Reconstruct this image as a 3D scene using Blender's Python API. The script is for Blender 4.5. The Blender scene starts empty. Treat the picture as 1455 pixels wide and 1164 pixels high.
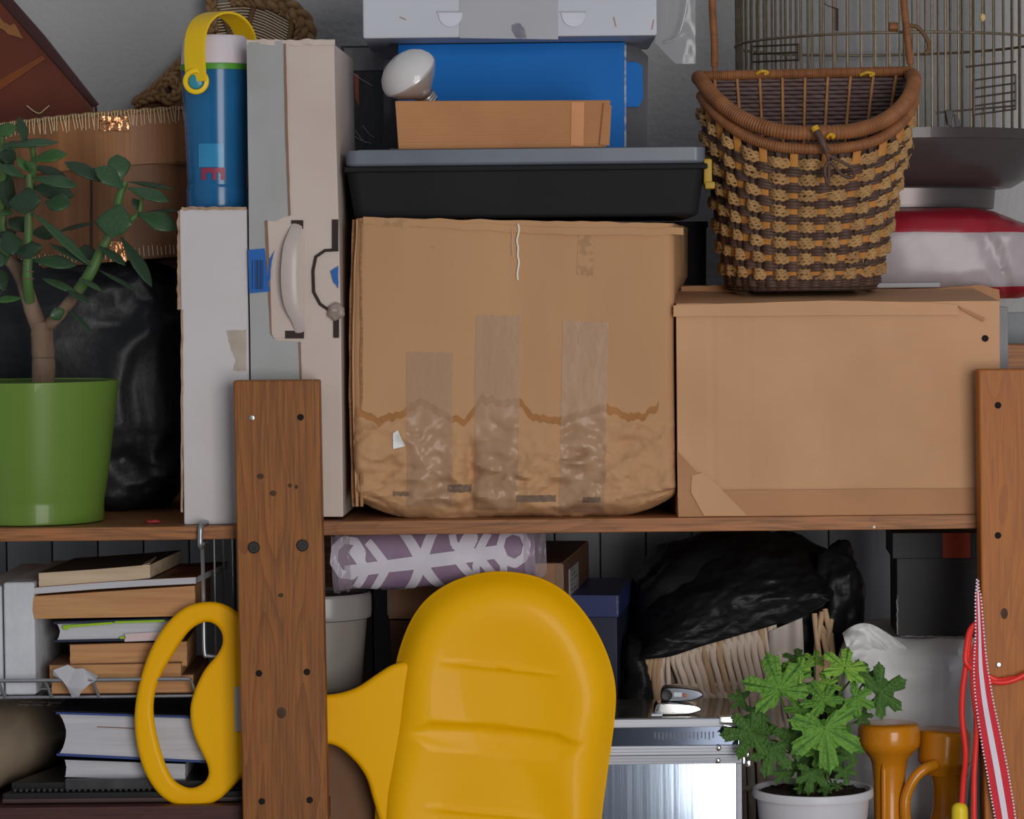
import bpy, bmesh, math, random
from mathutils import Vector, Matrix, noise
R = math.radians
rnd = random.Random(7)
C = bpy.context.scene.collection
sc = bpy.context.scene

# ------------------------------------------------------------------ camera
FPX = 4400.0
CAM = Vector((0, -3.2, 1.5))
pitch, roll = math.atan(182 / FPX), R(.6)
fwd = Vector((0, math.cos(pitch), -math.sin(pitch)))
up0 = Vector((0, math.sin(pitch), math.cos(pitch)))
r0 = Vector((1, 0, 0))
cr = r0 * math.cos(roll) - up0 * math.sin(roll)
cu = r0 * math.sin(roll) + up0 * math.cos(roll)
cam = bpy.data.cameras.new('camera')
cam.sensor_width = 36
cam.lens = 36 * FPX / 1455
co = bpy.data.objects.new('camera', cam)
C.objects.link(co)
m = Matrix.Identity(4)
for i in range(3):
    m[i][0], m[i][1], m[i][2], m[i][3] = cr[i], cu[i], -fwd[i], CAM[i]
co.matrix_world = m
sc.camera = co

# ------------------------------------------------------------------ light
w = bpy.data.worlds.new('world')
sc.world = w
w.use_nodes = True
bg = w.node_tree.nodes['Background']
bg.inputs[0].default_value = (.88, .93, 1, 1)
bg.inputs[1].default_value = .32
def area(name, loc, target, sx, sy, power, col):
    l = bpy.data.lights.new(name, 'AREA')
    l.shape = 'RECTANGLE'; l.size = sx; l.size_y = sy; l.energy = power; l.color = col
    o = bpy.data.objects.new(name, l)
    C.objects.link(o)
    o.location = loc
    o.rotation_euler = (Vector(target) - Vector(loc)).to_track_quat('-Z', 'Y').to_euler()
    return o
area('window_light', (1.40, -4.28, 1.40), (1.40, 0, 1.40), 1.9, 2.5, 118, (1, .97, .93))
sc.view_settings.view_transform = 'Standard'
sc.view_settings.look = 'None'
sc.view_settings.exposure = -.22
sc.view_settings.gamma = 1
sc.view_settings.use_curve_mapping = False

# ------------------------------------------------------------------ helpers
def P(px, py, Y=0.0):
    """the world point that stands at depth Y where the photograph shows pixel (px, py)"""
    d = fwd + cr * ((px - 727.5) / FPX) - cu * ((py - 582) / FPX)
    return CAM + d * ((Y - CAM.y) / d.y)
def S(Y): return (3.2 + Y) / FPX
OFF = {}
def tag(o, label=None, cat=None, group=None, kind=None):
    if label: o['label'] = label
    if cat: o['category'] = cat
    if group: o['group'] = group
    if kind: o['kind'] = kind
    return o
def thing(name, label, cat, loc, group=None):
    o = bpy.data.objects.new(name, None)
    o.empty_display_size = .02
    C.objects.link(o)
    o.location = loc
    OFF[o.name] = Vector(loc)
    return tag(o, label, cat, group)
def mesh(name, g, mt, smooth=35):
    me = bpy.data.meshes.new(name)
    me.from_pydata([tuple(v) for v in g[0]], [], g[1])
    me.validate()
    if mt: me.materials.append(mt)
    if smooth:
        me.shade_smooth()
        me.set_sharp_from_angle(angle=R(smooth))
    return me
def obj(name, g, mt, parent=None, label=None, kind=None, smooth=35, loc=None, cat=None, group=None):
    """g = (verts, faces) in world space; linked as ONE mesh, local to its parent"""
    off = OFF[parent.name] if parent else Vector(loc if loc else (0, 0, 0))
    V = [Vector(v) - off for v in g[0]]
    bm = bmesh.new()
    me = mesh(name, (V, g[1]), mt, 0)
    bm.from_mesh(me)
    bmesh.ops.recalc_face_normals(bm, faces=bm.faces)
    bm.to_mesh(me); bm.free()
    if smooth:
        me.shade_smooth(); me.set_sharp_from_angle(angle=R(smooth))
    o = bpy.data.objects.new(name, me)
    C.objects.link(o)
    if parent: o.parent = parent
    else: o.location = off
    OFF[o.name] = off
    if smooth and len(me.polygons) < 4000:
        wn = o.modifiers.new('weighted_normal', 'WEIGHTED_NORMAL')
        wn.keep_sharp = True
    return tag(o, label, cat, group, kind)
def inst(name, me, M, parent, label=None):
    o = bpy.data.objects.new(name, me)
    C.objects.link(o)
    o.parent = parent
    o.matrix_local = Matrix.Translation(-OFF[parent.name]) @ M
    OFF[o.name] = OFF[parent.name]
    if label: o['label'] = label
    return o
def merge(*gs):
    V, Fc = [], []
    for g in gs:
        n = len(V)
        V += list(g[0]); Fc += [tuple(i + n for i in f) for f in g[1]]
    return V, Fc
def tf(g, M): return [M @ Vector(v) for v in g[0]], g[1]
def about(p, *rots):
    p = Vector(p)
    M = Matrix.Identity(4)
    for ang, ax in rots: M = Matrix.Rotation(R(ang), 4, ax) @ M
    return Matrix.Translation(p) @ M @ Matrix.Translation(-p)
def from_bm(bm):
    bm.verts.ensure_lookup_table(); bm.verts.index_update()
    g = [v.co.copy() for v in bm.verts], [tuple(v.index for v in f.verts) for f in bm.faces]
    bm.free()
    return g
def boxg(x0, x1, y0, y1, z0, z1, bev=.001, seg=2):
    bm = bmesh.new()
    bmesh.ops.create_cube(bm, size=1)
    for v in bm.verts:
        v.co = Vector(((x0 + x1) / 2 + v.co.x * (x1 - x0), (y0 + y1) / 2 + v.co.y * (y1 - y0), (z0 + z1) / 2 + v.co.z * (z1 - z0)))
    if bev:
        bev = min(bev, .45 * min(abs(x1 - x0), abs(y1 - y0), abs(z1 - z0)))
        bmesh.ops.bevel(bm, geom=bm.edges[:], offset=bev, segments=seg, affect='EDGES', profile=.5)
    return from_bm(bm)
def pdim(a, b, c, d, Y):
    """pixel rectangle at depth Y -> x0, x1, z0, z1"""
    ctr = P((a + c) / 2, (b + d) / 2, Y); s = S(Y)
    return ctr.x - (c - a) * s / 2, ctr.x + (c - a) * s / 2, ctr.z - (d - b) * s / 2, ctr.z + (d - b) * s / 2
def pbox(a, b, c, d, Y, dep, bev=.001, zb=None, seg=2):
    x0, x1, z0, z1 = pdim(a, b, c, d, Y)
    return boxg(x0, x1, Y, Y + dep, z0 if zb is None else zb, z1, bev, seg)
def prism(poly, y0, y1, bev=0, seg=2):
    """poly: (x, z) points, extruded from y0 to y1"""
    bm = bmesh.new()
    vs = [bm.verts.new((x, y0, z)) for x, z in poly]
    f = bm.faces.new(vs)
    r = bmesh.ops.extrude_face_region(bm, geom=[f])
    for e in r['geom']:
        if isinstance(e, bmesh.types.BMVert): e.co.y = y1
    bmesh.ops.recalc_face_normals(bm, faces=bm.faces)
    if bev:
        bmesh.ops.bevel(bm, geom=bm.edges[:], offset=bev, segments=seg, affect='EDGES', profile=.5)
    bmesh.ops.triangulate(bm, faces=[f for f in bm.faces if len(f.verts) > 4])
    return from_bm(bm)
def pprism(pts, Y, dep, bev=0):
    q = [P(x, y, Y) for x, y in pts]
    return prism([(v.x, v.z) for v in q], Y, Y + dep, bev)
def lathe(prof, c, seg=48, a0=0, a1=360):
    """prof: (r, z) bottom to top; c = (x, y, z)"""
    V, Fc = [], []
    full = abs(a1 - a0) >= 360
    n = seg if full else seg + 1
    for r, z in prof:
        for k in range(n):
            a = R(a0 + (a1 - a0) * k / seg)
            V.append(Vector((c[0] + r * math.cos(a), c[1] + r * math.sin(a), c[2] + z)))
    for i in range(len(prof) - 1):
        for k in range(seg):
            k2 = (k + 1) % n
            Fc.append((i * n + k, i * n + k2, (i + 1) * n + k2, (i + 1) * n + k))
    if full:
        if prof[0][0] > 1e-6: Fc.append(tuple(range(n))[::-1])
        if prof[-1][0] > 1e-6: Fc.append(tuple((len(prof) - 1) * n + k for k in range(n)))
    return V, Fc
def cat(pts, n=6, closed=False):
    """Catmull-Rom through the points"""
    q = [Vector(p) for p in pts]
    out = []
    L = len(q)
    for i in range(L if closed else L - 1):
        if closed: a, b, c, d = q[i - 1], q[i], q[(i + 1) % L], q[(i + 2) % L]
        else: a, b, c, d = q[max(i - 1, 0)], q[i], q[i + 1], q[min(i + 2, L - 1)]
        for k in range(n):
            t = k / n
            out.append(.5 * ((2 * b) + (c - a) * t + (2 * a - 5 * b + 4 * c - d) * t * t + (3 * b - a - 3 * c + d) * t ** 3))
    if not closed: out.append(q[-1])
    return out
def tube(pts, r, seg=8, closed=False, flat=1.0, nrm=None):
    pts = [Vector(p) for p in pts]
    n = len(pts)
    V, Fc = [], []
    N = None
    for i, p in enumerate(pts):
        if closed: t = pts[(i + 1) % n] - pts[i - 1]
        else: t = pts[min(i + 1, n - 1)] - pts[max(i - 1, 0)]
        if t.length < 1e-9: t = Vector((0, 0, 1))
        t.normalize()
        if nrm is not None: N = Vector(nrm(i) if callable(nrm) else nrm)
        elif N is None: N = Vector((0, -1, 0)) if abs(t.y) < .9 else Vector((1, 0, 0))
        N = N - t * N.dot(t)
        if N.length < 1e-6: N = t.orthogonal()
        N.normalize()
        B = t.cross(N)
        rr = r(i / max(n - 1, 1)) if callable(r) else r
        for k in range(seg):
            a = 2 * math.pi * (k + .5) / seg
            V.append(p + N * (math.cos(a) * rr * flat) + B * (math.sin(a) * rr))
    for i in range(n if closed else n - 1):
        j = (i + 1) % n
        for k in range(seg):
            k2 = (k + 1) % seg
            Fc.append((i * seg + k, i * seg + k2, j * seg + k2, j * seg + k))
    if not closed:
        Fc.append(tuple(range(seg))[::-1]); Fc.append(tuple((n - 1) * seg + k for k in range(seg)))
    return V, Fc
def ptube(pts, r, seg=8, n=6, **k):
    """pts: (px, py, Y)"""
    return tube(cat([P(*p) for p in pts], n), r, seg, **k)
def nz(x, y=0, z=0): return noise.noise(Vector((x, y, z)))
def ridge(v, o=4):
    s, a, f = 0, 1, 1
    for i in range(o):
        s += a * (1 - 2 * abs(noise.noise(v * f))); a *= .5; f *= 2.1
    return s
def gridg(nu, nv, fn):
    V = [fn(i / (nu - 1), j / (nv - 1)) for j in range(nv) for i in range(nu)]
    Fc = [(j * nu + i, j * nu + i + 1, (j + 1) * nu + i + 1, (j + 1) * nu + i) for j in range(nv - 1) for i in range(nu - 1)]
    return V, Fc
def solid(g, vec):
    """a sheet given thickness along vec"""
    V = [Vector(v) for v in g[0]]; n = len(V); vec = Vector(vec)
    edges = {}
    for f in g[1]:
        for a, b in zip(f, f[1:] + f[:1]): edges[(a, b)] = 1
    Fc = list(g[1]) + [tuple(i + n for i in f[::-1]) for f in g[1]]
    for a, b in edges:
        if (b, a) not in edges: Fc.append((b, a, a + n, b + n))
    return V + [v + vec for v in V], Fc
def superell(c, r, e=.5, nu=64, nv=40, disp=None):
    V, Fc = [], []
    pw = lambda t: math.copysign(abs(t) ** e, t)
    for j in range(nv + 1):
        b = -math.pi / 2 + math.pi * j / nv
        for i in range(nu):
            a = 2 * math.pi * i / nu
            d = Vector((pw(math.cos(a)) * pw(math.cos(b)), pw(math.sin(a)) * pw(math.cos(b)), pw(math.sin(b))))
            p = Vector((c[0] + r[0] * d.x, c[1] + r[1] * d.y, c[2] + r[2] * d.z))
            if disp: p = disp(p, d)
            V.append(p)
    for j in range(nv):
        for i in range(nu):
            i2 = (i + 1) % nu
            Fc.append((j * nu + i, j * nu + i2, (j + 1) * nu + i2, (j + 1) * nu + i))
    return V, Fc
def plate(outer, holes, Y, half, bev):
    """flat plate with holes and rounded edges, from a filled curve; points are (x, z)"""
    cu_ = bpy.data.curves.new('plate', 'CURVE')
    cu_.dimensions = '2D'; cu_.fill_mode = 'BOTH'; cu_.extrude = max(half - bev, 0); cu_.bevel_depth = bev; cu_.bevel_resolution = 3
    cu_.offset = -bev
    for lp in [outer] + holes:
        s = cu_.splines.new('POLY')
        s.points.add(len(lp) - 1)
        for q, (x, z) in zip(s.points, lp): q.co = (x, z, 0, 1)
        s.use_cyclic_u = True
    o = bpy.data.objects.new('plate', cu_)
    C.objects.link(o)
    dg = bpy.context.evaluated_depsgraph_get()
    me = bpy.data.meshes.new_from_object(o.evaluated_get(dg))
    V = [Vector((v.co.x, Y - v.co.z, v.co.y)) for v in me.vertices]
    Fc = [tuple(p.vertices) for p in me.polygons]
    bpy.data.objects.remove(o); bpy.data.curves.remove(cu_); bpy.data.meshes.remove(me)
    bm = bmesh.new()
    vs = [bm.verts.new(v) for v in V]
    for f in Fc:
        try: bm.faces.new([vs[i] for i in f])
        except ValueError: pass
    bmesh.ops.remove_doubles(bm, verts=bm.verts, dist=1e-5)
    return from_bm(bm)
def textg(s, size, M, ext=.0002):
    cu_ = bpy.data.curves.new('txt', 'FONT')
    cu_.body = s; cu_.size = size; cu_.extrude = ext; cu_.align_x = 'CENTER'; cu_.align_y = 'CENTER'
    o = bpy.data.objects.new('txt', cu_)
    C.objects.link(o)
    dg = bpy.context.evaluated_depsgraph_get()
    me = bpy.data.meshes.new_from_object(o.evaluated_get(dg))
    g = [M @ v.co for v in me.vertices], [tuple(p.vertices) for p in me.polygons]
    bpy.data.objects.remove(o); bpy.data.curves.remove(cu_); bpy.data.meshes.remove(me)
    return g

# ------------------------------------------------------------------ materials
LIT = .62
def lin(c):
    return tuple(((x / 255) / 12.92 if x / 255 < .04045 else ((x / 255 + .055) / 1.055) ** 2.4) for x in c)
def alb(c):
    """photographed colour in the room's light -> surface colour"""
    return tuple(min(x / LIT, .92) for x in lin(c)) + (1,)
def base(name, rough, metal, spec):
    mt = bpy.data.materials.new(name)
    mt.use_nodes = True
    nt = mt.node_tree
    b = nt.nodes['Principled BSDF']
    b.inputs['Roughness'].default_value = rough
    b.inputs['Metallic'].default_value = metal
    b.inputs['Specular IOR Level'].default_value = spec
    return mt, nt, b
def nd(nt, t, **k):
    n = nt.nodes.new(t)
    for a, v in k.items(): setattr(n, a, v)
    return n
def noi(nt, vec, scale, stretch=(1, 1, 1), detail=5, dist=0):
    mp = nd(nt, 'ShaderNodeMapping')
    mp.inputs['Scale'].default_value = stretch
    nt.links.new(vec, mp.inputs['Vector'])
    n = nd(nt, 'ShaderNodeTexNoise')
    n.inputs['Scale'].default_value = scale; n.inputs['Detail'].default_value = detail; n.inputs['Distortion'].default_value = dist
    nt.links.new(mp.outputs[0], n.inputs['Vector'])
    return n
def mixc(nt, fac, a, b):
    n = nd(nt, 'ShaderNodeMix', data_type='RGBA')
    for sock, v in ((n.inputs[0], fac), (n.inputs[6], a), (n.inputs[7], b)):
        if hasattr(v, 'is_linked') or hasattr(v, 'links'): nt.links.new(v, sock)
        else: sock.default_value = v
    return n.outputs[2]
def ramp(nt, fac, lo, hi):
    n = nd(nt, 'ShaderNodeMapRange')
    n.inputs[1].default_value = lo; n.inputs[2].default_value = hi
    nt.links.new(fac, n.inputs[0])
    return n.outputs[0]
def mat(name, c, rough=.6, c2=None, sc_=14, st=(1, 1, 1), lo=.35, hi=.7, bump=0, bsc=60, bst=(1, 1, 1), bdist=.001, metal=0, spec=.4,
        trans=0, alpha=1, coat=0, ior=1.45, spots=None, wave=None):
    mt, nt, b = base(name, rough, metal, spec)
    tc = nd(nt, 'ShaderNodeTexCoord').outputs['Object']
    c = alb(c)
    col2 = alb(c2) if c2 else tuple(x * .88 for x in c[:3]) + (1,)
    col = mixc(nt, ramp(nt, noi(nt, tc, sc_, st, 6, .3).outputs[0], lo, hi), c, col2)
    if spots:      # (colour, scale, threshold)
        s = noi(nt, tc, spots[1], (1, 1, 1), 3)
        col = mixc(nt, ramp(nt, s.outputs[0], spots[2], spots[2] + .05), col, alb(spots[0]))
    nt.links.new(col, b.inputs['Base Color'])
    b.inputs['Transmission Weight'].default_value = trans
    b.inputs['Alpha'].default_value = alpha
    b.inputs['Coat Weight'].default_value = coat
    b.inputs['IOR'].default_value = ior
    h = None
    if bump:
        h = noi(nt, tc, bsc, bst, 6).outputs[0]
    if wave:       # (axis, scale, strength)
        wv = nd(nt, 'ShaderNodeTexWave', wave_type='BANDS', bands_direction=wave[0])
        wv.inputs['Scale'].default_value = wave[1]; wv.inputs['Distortion'].default_value = .4; wv.inputs['Detail'].default_value = 1
        nt.links.new(tc, wv.inputs['Vector'])
        if h is not None:
            ad = nd(nt, 'ShaderNodeMath', operation='MULTIPLY_ADD')
            nt.links.new(wv.outputs[1], ad.inputs[0]); ad.inputs[1].default_value = wave[2]; nt.links.new(h, ad.inputs[2])
            h = ad.outputs[0]
        else:
            h = wv.outputs[1]
    if h is not None:
        bp = nd(nt, 'ShaderNodeBump')
        bp.inputs['Strength'].default_value = bump or .4; bp.inputs['Distance'].default_value = bdist
        nt.links.new(h, bp.inputs['Height']); nt.links.new(bp.outputs[0], b.inputs['Normal'])
    return mt
def wood(name, c, c2, c3, axis, rough=.45, seed=0, fig=1.0):
    """grain along axis 0, 1 or 2: fine fibres, cathedral figure, darker patches"""
    mt, nt, b = base(name, rough, 0, .3)
    tc = nd(nt, 'ShaderNodeTexCoord').outputs['Object']
    st = [1, 1, 1]; st[axis] = .04
    st2 = [1, 1, 1]; st2[axis] = .14
    mp = nd(nt, 'ShaderNodeMapping')
    mp.inputs['Location'].default_value = (seed * .37, seed * .11, seed * .53)
    nt.links.new(tc, mp.inputs['Vector'])
    v = mp.outputs[0]
    fine = noi(nt, v, 420, st, 4)
    body = noi(nt, v, 17 * fig, st2, 1.5, .35)
    mul = nd(nt, 'ShaderNodeMath', operation='MULTIPLY'); mul.inputs[1].default_value = 14
    nt.links.new(body.outputs[0], mul.inputs[0])
    fr = nd(nt, 'ShaderNodeMath', operation='FRACT'); nt.links.new(mul.outputs[0], fr.inputs[0])
    ring = nd(nt, 'ShaderNodeMath', operation='POWER'); nt.links.new(fr.outputs[0], ring.inputs[0]); ring.inputs[1].default_value = 3.0
    col = mixc(nt, ramp(nt, ring.outputs[0], 0, 1.25), alb(c), alb(c2))
    col = mixc(nt, ramp(nt, fine.outputs[0], .42, .78), col, alb(c3))
    big = noi(nt, v, 11, st2, 3)
    col = mixc(nt, ramp(nt, big.outputs[0], .48, .9), col, alb(c3))
    nt.links.new(col, b.inputs['Base Color'])
    bp = nd(nt, 'ShaderNodeBump'); bp.inputs['Strength'].default_value = .25; bp.inputs['Distance'].default_value = .0006
    nt.links.new(fine.outputs[0], bp.inputs['Height']); nt.links.new(bp.outputs[0], b.inputs['Normal'])
    return mt
def bands(name, axis, stops, rough=.5, wob=.003, wsc=12, spec=.4, bump=0, bsc=30, spots=None, soft=False, trans=0):
    """printed bands: stops = (local position in metres, colour) along an axis"""
    mt, nt, b = base(name, rough, 0, spec)
    tc = nd(nt, 'ShaderNodeTexCoord').outputs['Object']
    sp = nd(nt, 'ShaderNodeSeparateXYZ'); nt.links.new(tc, sp.inputs[0])
    n = noi(nt, tc, wsc, (1, 1, 1), 3)
    ad = nd(nt, 'ShaderNodeMath', operation='MULTIPLY_ADD')
    nt.links.new(n.outputs[0], ad.inputs[0]); ad.inputs[1].default_value = wob * 2; nt.links.new(sp.outputs[axis], ad.inputs[2])
    col = alb(stops[0][1])
    for pos, c in stops[1:]:
        st = nd(nt, 'ShaderNodeMapRange'); st.inputs[1].default_value = pos + wob - .0004; st.inputs[2].default_value = pos + wob + .0004
        nt.links.new(ad.outputs[0], st.inputs[0])
        col = mixc(nt, st.outputs[0], col, alb(c))
    nn = noi(nt, tc, 40, (1, 1, 1), 5)
    dk = nd(nt, 'ShaderNodeMix', data_type='RGBA', blend_type='MULTIPLY'); dk.inputs[0].default_value = 1
    nt.links.new(col, dk.inputs[6])
    nt.links.new(mixc(nt, ramp(nt, nn.outputs[0], .4, .75), (1, 1, 1, 1), (.86, .85, .84, 1)), dk.inputs[7])
    nt.links.new(dk.outputs[2], b.inputs['Base Color'])
    if bump:
        bp = nd(nt, 'ShaderNodeBump'); bp.inputs['Strength'].default_value = bump; bp.inputs['Distance'].default_value = .002
        nt.links.new(noi(nt, tc, bsc, (1, 1, 1), 5).outputs[0], bp.inputs['Height']); nt.links.new(bp.outputs[0], b.inputs['Normal'])
    return mt
def clear(name, col, alpha, rough=.08):
    mt, nt, b = base(name, rough, 0, .5)
    b.inputs['Base Color'].default_value = alb(col); b.inputs['Alpha'].default_value = alpha
    tc = nd(nt, 'ShaderNodeTexCoord').outputs['Object']
    bp = nd(nt, 'ShaderNodeBump'); bp.inputs['Strength'].default_value = .35; bp.inputs['Distance'].default_value = .002
    nt.links.new(noi(nt, tc, 45, (1, 1, .6), 4).outputs[0], bp.inputs['Height']); nt.links.new(bp.outputs[0], b.inputs['Normal'])
    return mt

# ------------------------------------------------------------------ setting
YW = .60
ZR = P(727, 738, .03).z             # top of the right shelf board
ZL = ZR - .0038                     # top of the left one
ZB = P(170, 1146, .03).z            # top of the lower left board
ZC = P(900, 1232, .03).z            # top of the lower right board
m_plaster = mat('wall_plaster', (142, 141, 142), .85, (134, 133, 134), 3, bump=.9, bsc=120, bdist=.0022)
m_panel = mat('painted_plank', (120, 123, 127), .7, (112, 115, 118), 8, st=(4, 1, .3), bump=.2, bsc=80)
m_floor = mat('floor_boards', (92, 76, 62), .6, (78, 62, 50), 6, st=(1, .1, 1))
zwain = P(727, 428, YW).z
wall = obj('wall_back', boxg(-1.6, 1.6, YW, YW + .12, zwain - .02, 2.6, 0), m_plaster, kind='structure', smooth=0, loc=(0, YW, 0))
obj('floor', boxg(-1.6, 1.6, -4.6, YW + .12, -.05, 0, 0), m_floor, kind='structure', smooth=0)
wain = obj('wall_lower', boxg(-1.6, 1.6, YW + .006, YW + .12, 0, zwain - .02, 0), m_panel, kind='structure', smooth=0, loc=(0, YW, 0))
# narrow painted planks below the plaster, each a piece of its own
pw_ = 65.0 * S(YW)
xk = P(10, 780, YW).x - 9 * pw_
pm = mesh('plank', boxg(.0009, pw_ - .0009, -.004, .008, 0, zwain, .0012, 2), m_panel, 30)
for k in range(28):
    inst('plank', pm, Matrix.Translation((xk + k * pw_, YW, 0)), wain)
obj('trim_1', boxg(-1.6, 1.6, YW - .008, YW + .006, zwain, zwain + .012, .002), m_panel, kind='structure', loc=(0, YW, zwain))

# the wall behind the photographer: its window lights the shelves and shows in the shiny case
m_fwall = mat('front_wall_paint', (84, 104, 126), .8, (80, 98, 120), 4)
obj('wall_front', merge(boxg(-1.6, .44, -4.42, -4.3, 0, 2.6, 0), boxg(2.36, 2.6, -4.42, -4.3, 0, 2.6, 0), boxg(.44, 2.36, -4.42, -4.3, 2.66, 2.9, 0), boxg(.44, 2.36, -4.42, -4.3, 0, .14, 0)), m_fwall, kind='structure', smooth=0)
g = gridg(160, 3, lambda u, t: Vector((.285 + .165 * u, -4.22 + .016 * math.sin(u * 62 + 2 * math.sin(u * 9)) + .006 * math.sin(u * 23), .002 + 2.4 * t)))
o = obj('curtain', solid(g, (0, -.001, 0)), mat('curtain_white', (205, 205, 208), .8), loc=(.36, -4.22, 0), smooth=80)
tag(o, 'white gathered curtain mirrored in the side of the aluminium case', 'curtain')

# ------------------------------------------------------------------ shelving unit
m_post = wood('post_wood', (124, 76, 34), (98, 55, 24), (86, 53, 30), 2, .5, 1)
m_post2 = wood('post_wood_light', (141, 83, 30), (126, 70, 26), (114, 66, 32), 2, .5, 5)
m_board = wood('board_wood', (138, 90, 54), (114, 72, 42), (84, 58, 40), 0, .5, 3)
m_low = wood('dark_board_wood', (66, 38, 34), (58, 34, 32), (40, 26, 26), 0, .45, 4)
m_hole = mat('peg_hole_dark', (22, 16, 13), .9)
m_bolt = mat('bolt_black', (34, 31, 30), .45, bump=.2)
m_steel = mat('steel', (160, 160, 160), .3, metal=1)
m_knot = mat('knot_wood', (66, 40, 24), .6, (46, 30, 20), 60)
unit = thing('shelving_unit', 'brown stained wooden shelving unit with two wide front posts and storage boards', 'shelf', (0, .25, 0))
def post(corners, Y, mt):
    """corners: four pixels clockwise from top left; a slightly leaning plank"""
    q = [P(x, y, Y) for x, y in corners]
    # run the two sides down to the floor
    bl = q[3] + (q[3] - q[0]) * (q[3].z / (q[0].z - q[3].z)); br = q[2] + (q[2] - q[1]) * (q[2].z / (q[1].z - q[2].z))
    return obj('post', prism([(q[0].x, q[0].z), (q[1].x, q[1].z), (br.x, 0), (bl.x, 0)], Y, Y + .028, .0022, 3), mt, unit, smooth=50)
pl = post([(331, 541), (454, 540), (466, 1164), (345, 1164)], 0, m_post)
pr = post([(1390, 525), (1513, 524), (1524, 1164), (1399, 1164)], 0, m_post2)
post([(1423, 489), (1545, 488), (1552, 1164), (1430, 1164)], .535, m_board)
post([(352, 541), (470, 540), (480, 1164), (362, 1164)], .535, m_board)
def hole(px, py, r, mt, par, name, out=.0004):
    c = P(px, py, 0)
    s = S(0)
    # rim ring and a recessed-looking plug
    ring = [(r * 1.22 * s, 0), (r * 1.22 * s, .0003), (r * s, .0005), (r * .92 * s, .0002), (1e-7, .0002)] if name == 'peg_hole' else \
           [(r * s, 0), (r * s, out * .7), (r * .8 * s, out), (r * .35 * s, out), (r * .3 * s, out * .75), (1e-7, out * .75)]
    g = lathe(ring, (0, 0, 0), 20)
    obj(name, tf(g, Matrix.Translation(c) @ Matrix.Rotation(R(90), 4, 'X')), mt, par)
for x, y, r, k in ((358, 594, 3.9, 's'), (427, 593, 3.9, 'h'), (361, 778, 8.5, 'b'), (430, 775, 8.5, 'b'), (368, 957, 3.9, 'h'), (436, 955, 3.9, 'h'), (372, 1139, 3.9, 'h'), (440, 1137, 3.9, 'h')):
    hole(x, y, r, {'s': m_steel, 'h': m_hole, 'b': m_bolt}[k], pl, {'s': 'screw', 'h': 'peg_hole', 'b': 'bolt'}[k], .0012 if k == 's' else .003)
for x, y, r, k in ((1418, 576, 3.9, 'h'), (1418, 761, 3.9, 'h'), (1419, 945, 3.9, 's')):
    hole(x, y, r, m_steel if k == 's' else m_hole, pr, 'screw' if k == 's' else 'peg_hole', .0012)
def knot(px, py, rx, rz, par):
    c = P(px, py, 0); s = S(0)
    g = lathe([(1, 0), (.9, .00035), (.45, .0004), (.4, .0002), (1e-6, .0003)], (0, 0, 0), 18)
    M = Matrix.Translation(c) @ Matrix.Diagonal((rx * s, 1, rz * s, 1)) @ Matrix.Rotation(R(90), 4, 'X')
    obj('knot', tf(g, M), m_knot, par)
for a in ((400, 1013, 7, 8, pl), (370, 677, 5, 4, pl), (412, 690, 3, 3, pl), (421, 692, 2.5, 3, pl), (388, 701, 5, 4, pl), (399, 846, 4, 3, pl), (1427, 872, 5, 8, pr)): knot(*a)
xl, xr = -.75, .72
xm = P(400, 745, .03).x
def board(x0, x1, zt, th, mt, y0=.029, y1=.56):
    g = boxg(x0, x1, y0, y1, zt - th, zt, .0015, 2)
    return obj('shelf_board', g, mt, unit)
board(xl, xm, ZL, .0142, m_board)
board(xm, xr, ZR, .0150, m_board)
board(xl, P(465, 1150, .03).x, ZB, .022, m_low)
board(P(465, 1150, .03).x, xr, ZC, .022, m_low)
# chipped paint drop on the board edge, red chip lying on the left board
obj('paint_drop', superell(P(1242, 749, .0295), (.0016, .0012, .0016), 1, 12, 8), mat('paint_white', (225, 225, 222), .5), unit, smooth=60)
c = P(217, 738, .075)
g = superell((c.x, c.y, ZL + .002), (.0085, .005, .002), .8, 20, 8, lambda p, d: p + Vector((0, 0, .0009 * nz(p.x * 300, p.y * 300))))
o = obj('petal', g, mat('petal_red', (104, 26, 34), .5, (170, 60, 60), 90), loc=(c.x, c.y, ZL))
tag(o, 'small dark red petal lying on the shelf board beside the green pot', 'petal')

# ------------------------------------------------------------------ cartons on the upper board
m_kraft = mat('cardboard', (158, 122, 88), .8, (150, 114, 82), 10, st=(1, 1, .25), bump=.12, bsc=140, bst=(1, 1, .1), wave=('X', 110, .25), spots=((120, 92, 68), 26, .74))
m_kraft_in = mat('cardboard_edge', (132, 96, 64), .85, (104, 76, 52), 90, st=(1, 1, 4))
m_tape = clear('clear_tape', (164, 138, 114), .28, .26)
m_ink = mat('ink_smudge', (84, 70, 62), .8, (110, 88, 70), 120)
m_white_card = mat('white_card', (168, 164, 166), .65, (160, 154, 155), 7, bump=.1, bsc=40, spots=((148, 136, 124), 15, .72))
m_cream_card = mat('cream_card', (168, 155, 148), .6, (160, 146, 138), 8, bump=.12, bsc=30)
m_greytape = mat('grey_tape', (136, 138, 138), .4, (128, 128, 127), 12, bump=.1, bsc=50)

def ragged(pts, amp, n, seed):
    out = []
    L = len(pts)
    for i in range(L):
        a, b = Vector((*pts[i], 0)), Vector((*pts[(i + 1) % L], 0))
        for k in range(n):
            t = k / n
            p = a.lerp(b, t)
            d = (b - a).normalized(); nn = Vector((-d.y, d.x, 0))
            p += nn * amp * nz(i * 7.3 + t * 9, seed * 3.1, k * .7) * (1 if 0 < k else 0)
            out.append((p.x, p.y))
    return out

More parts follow.
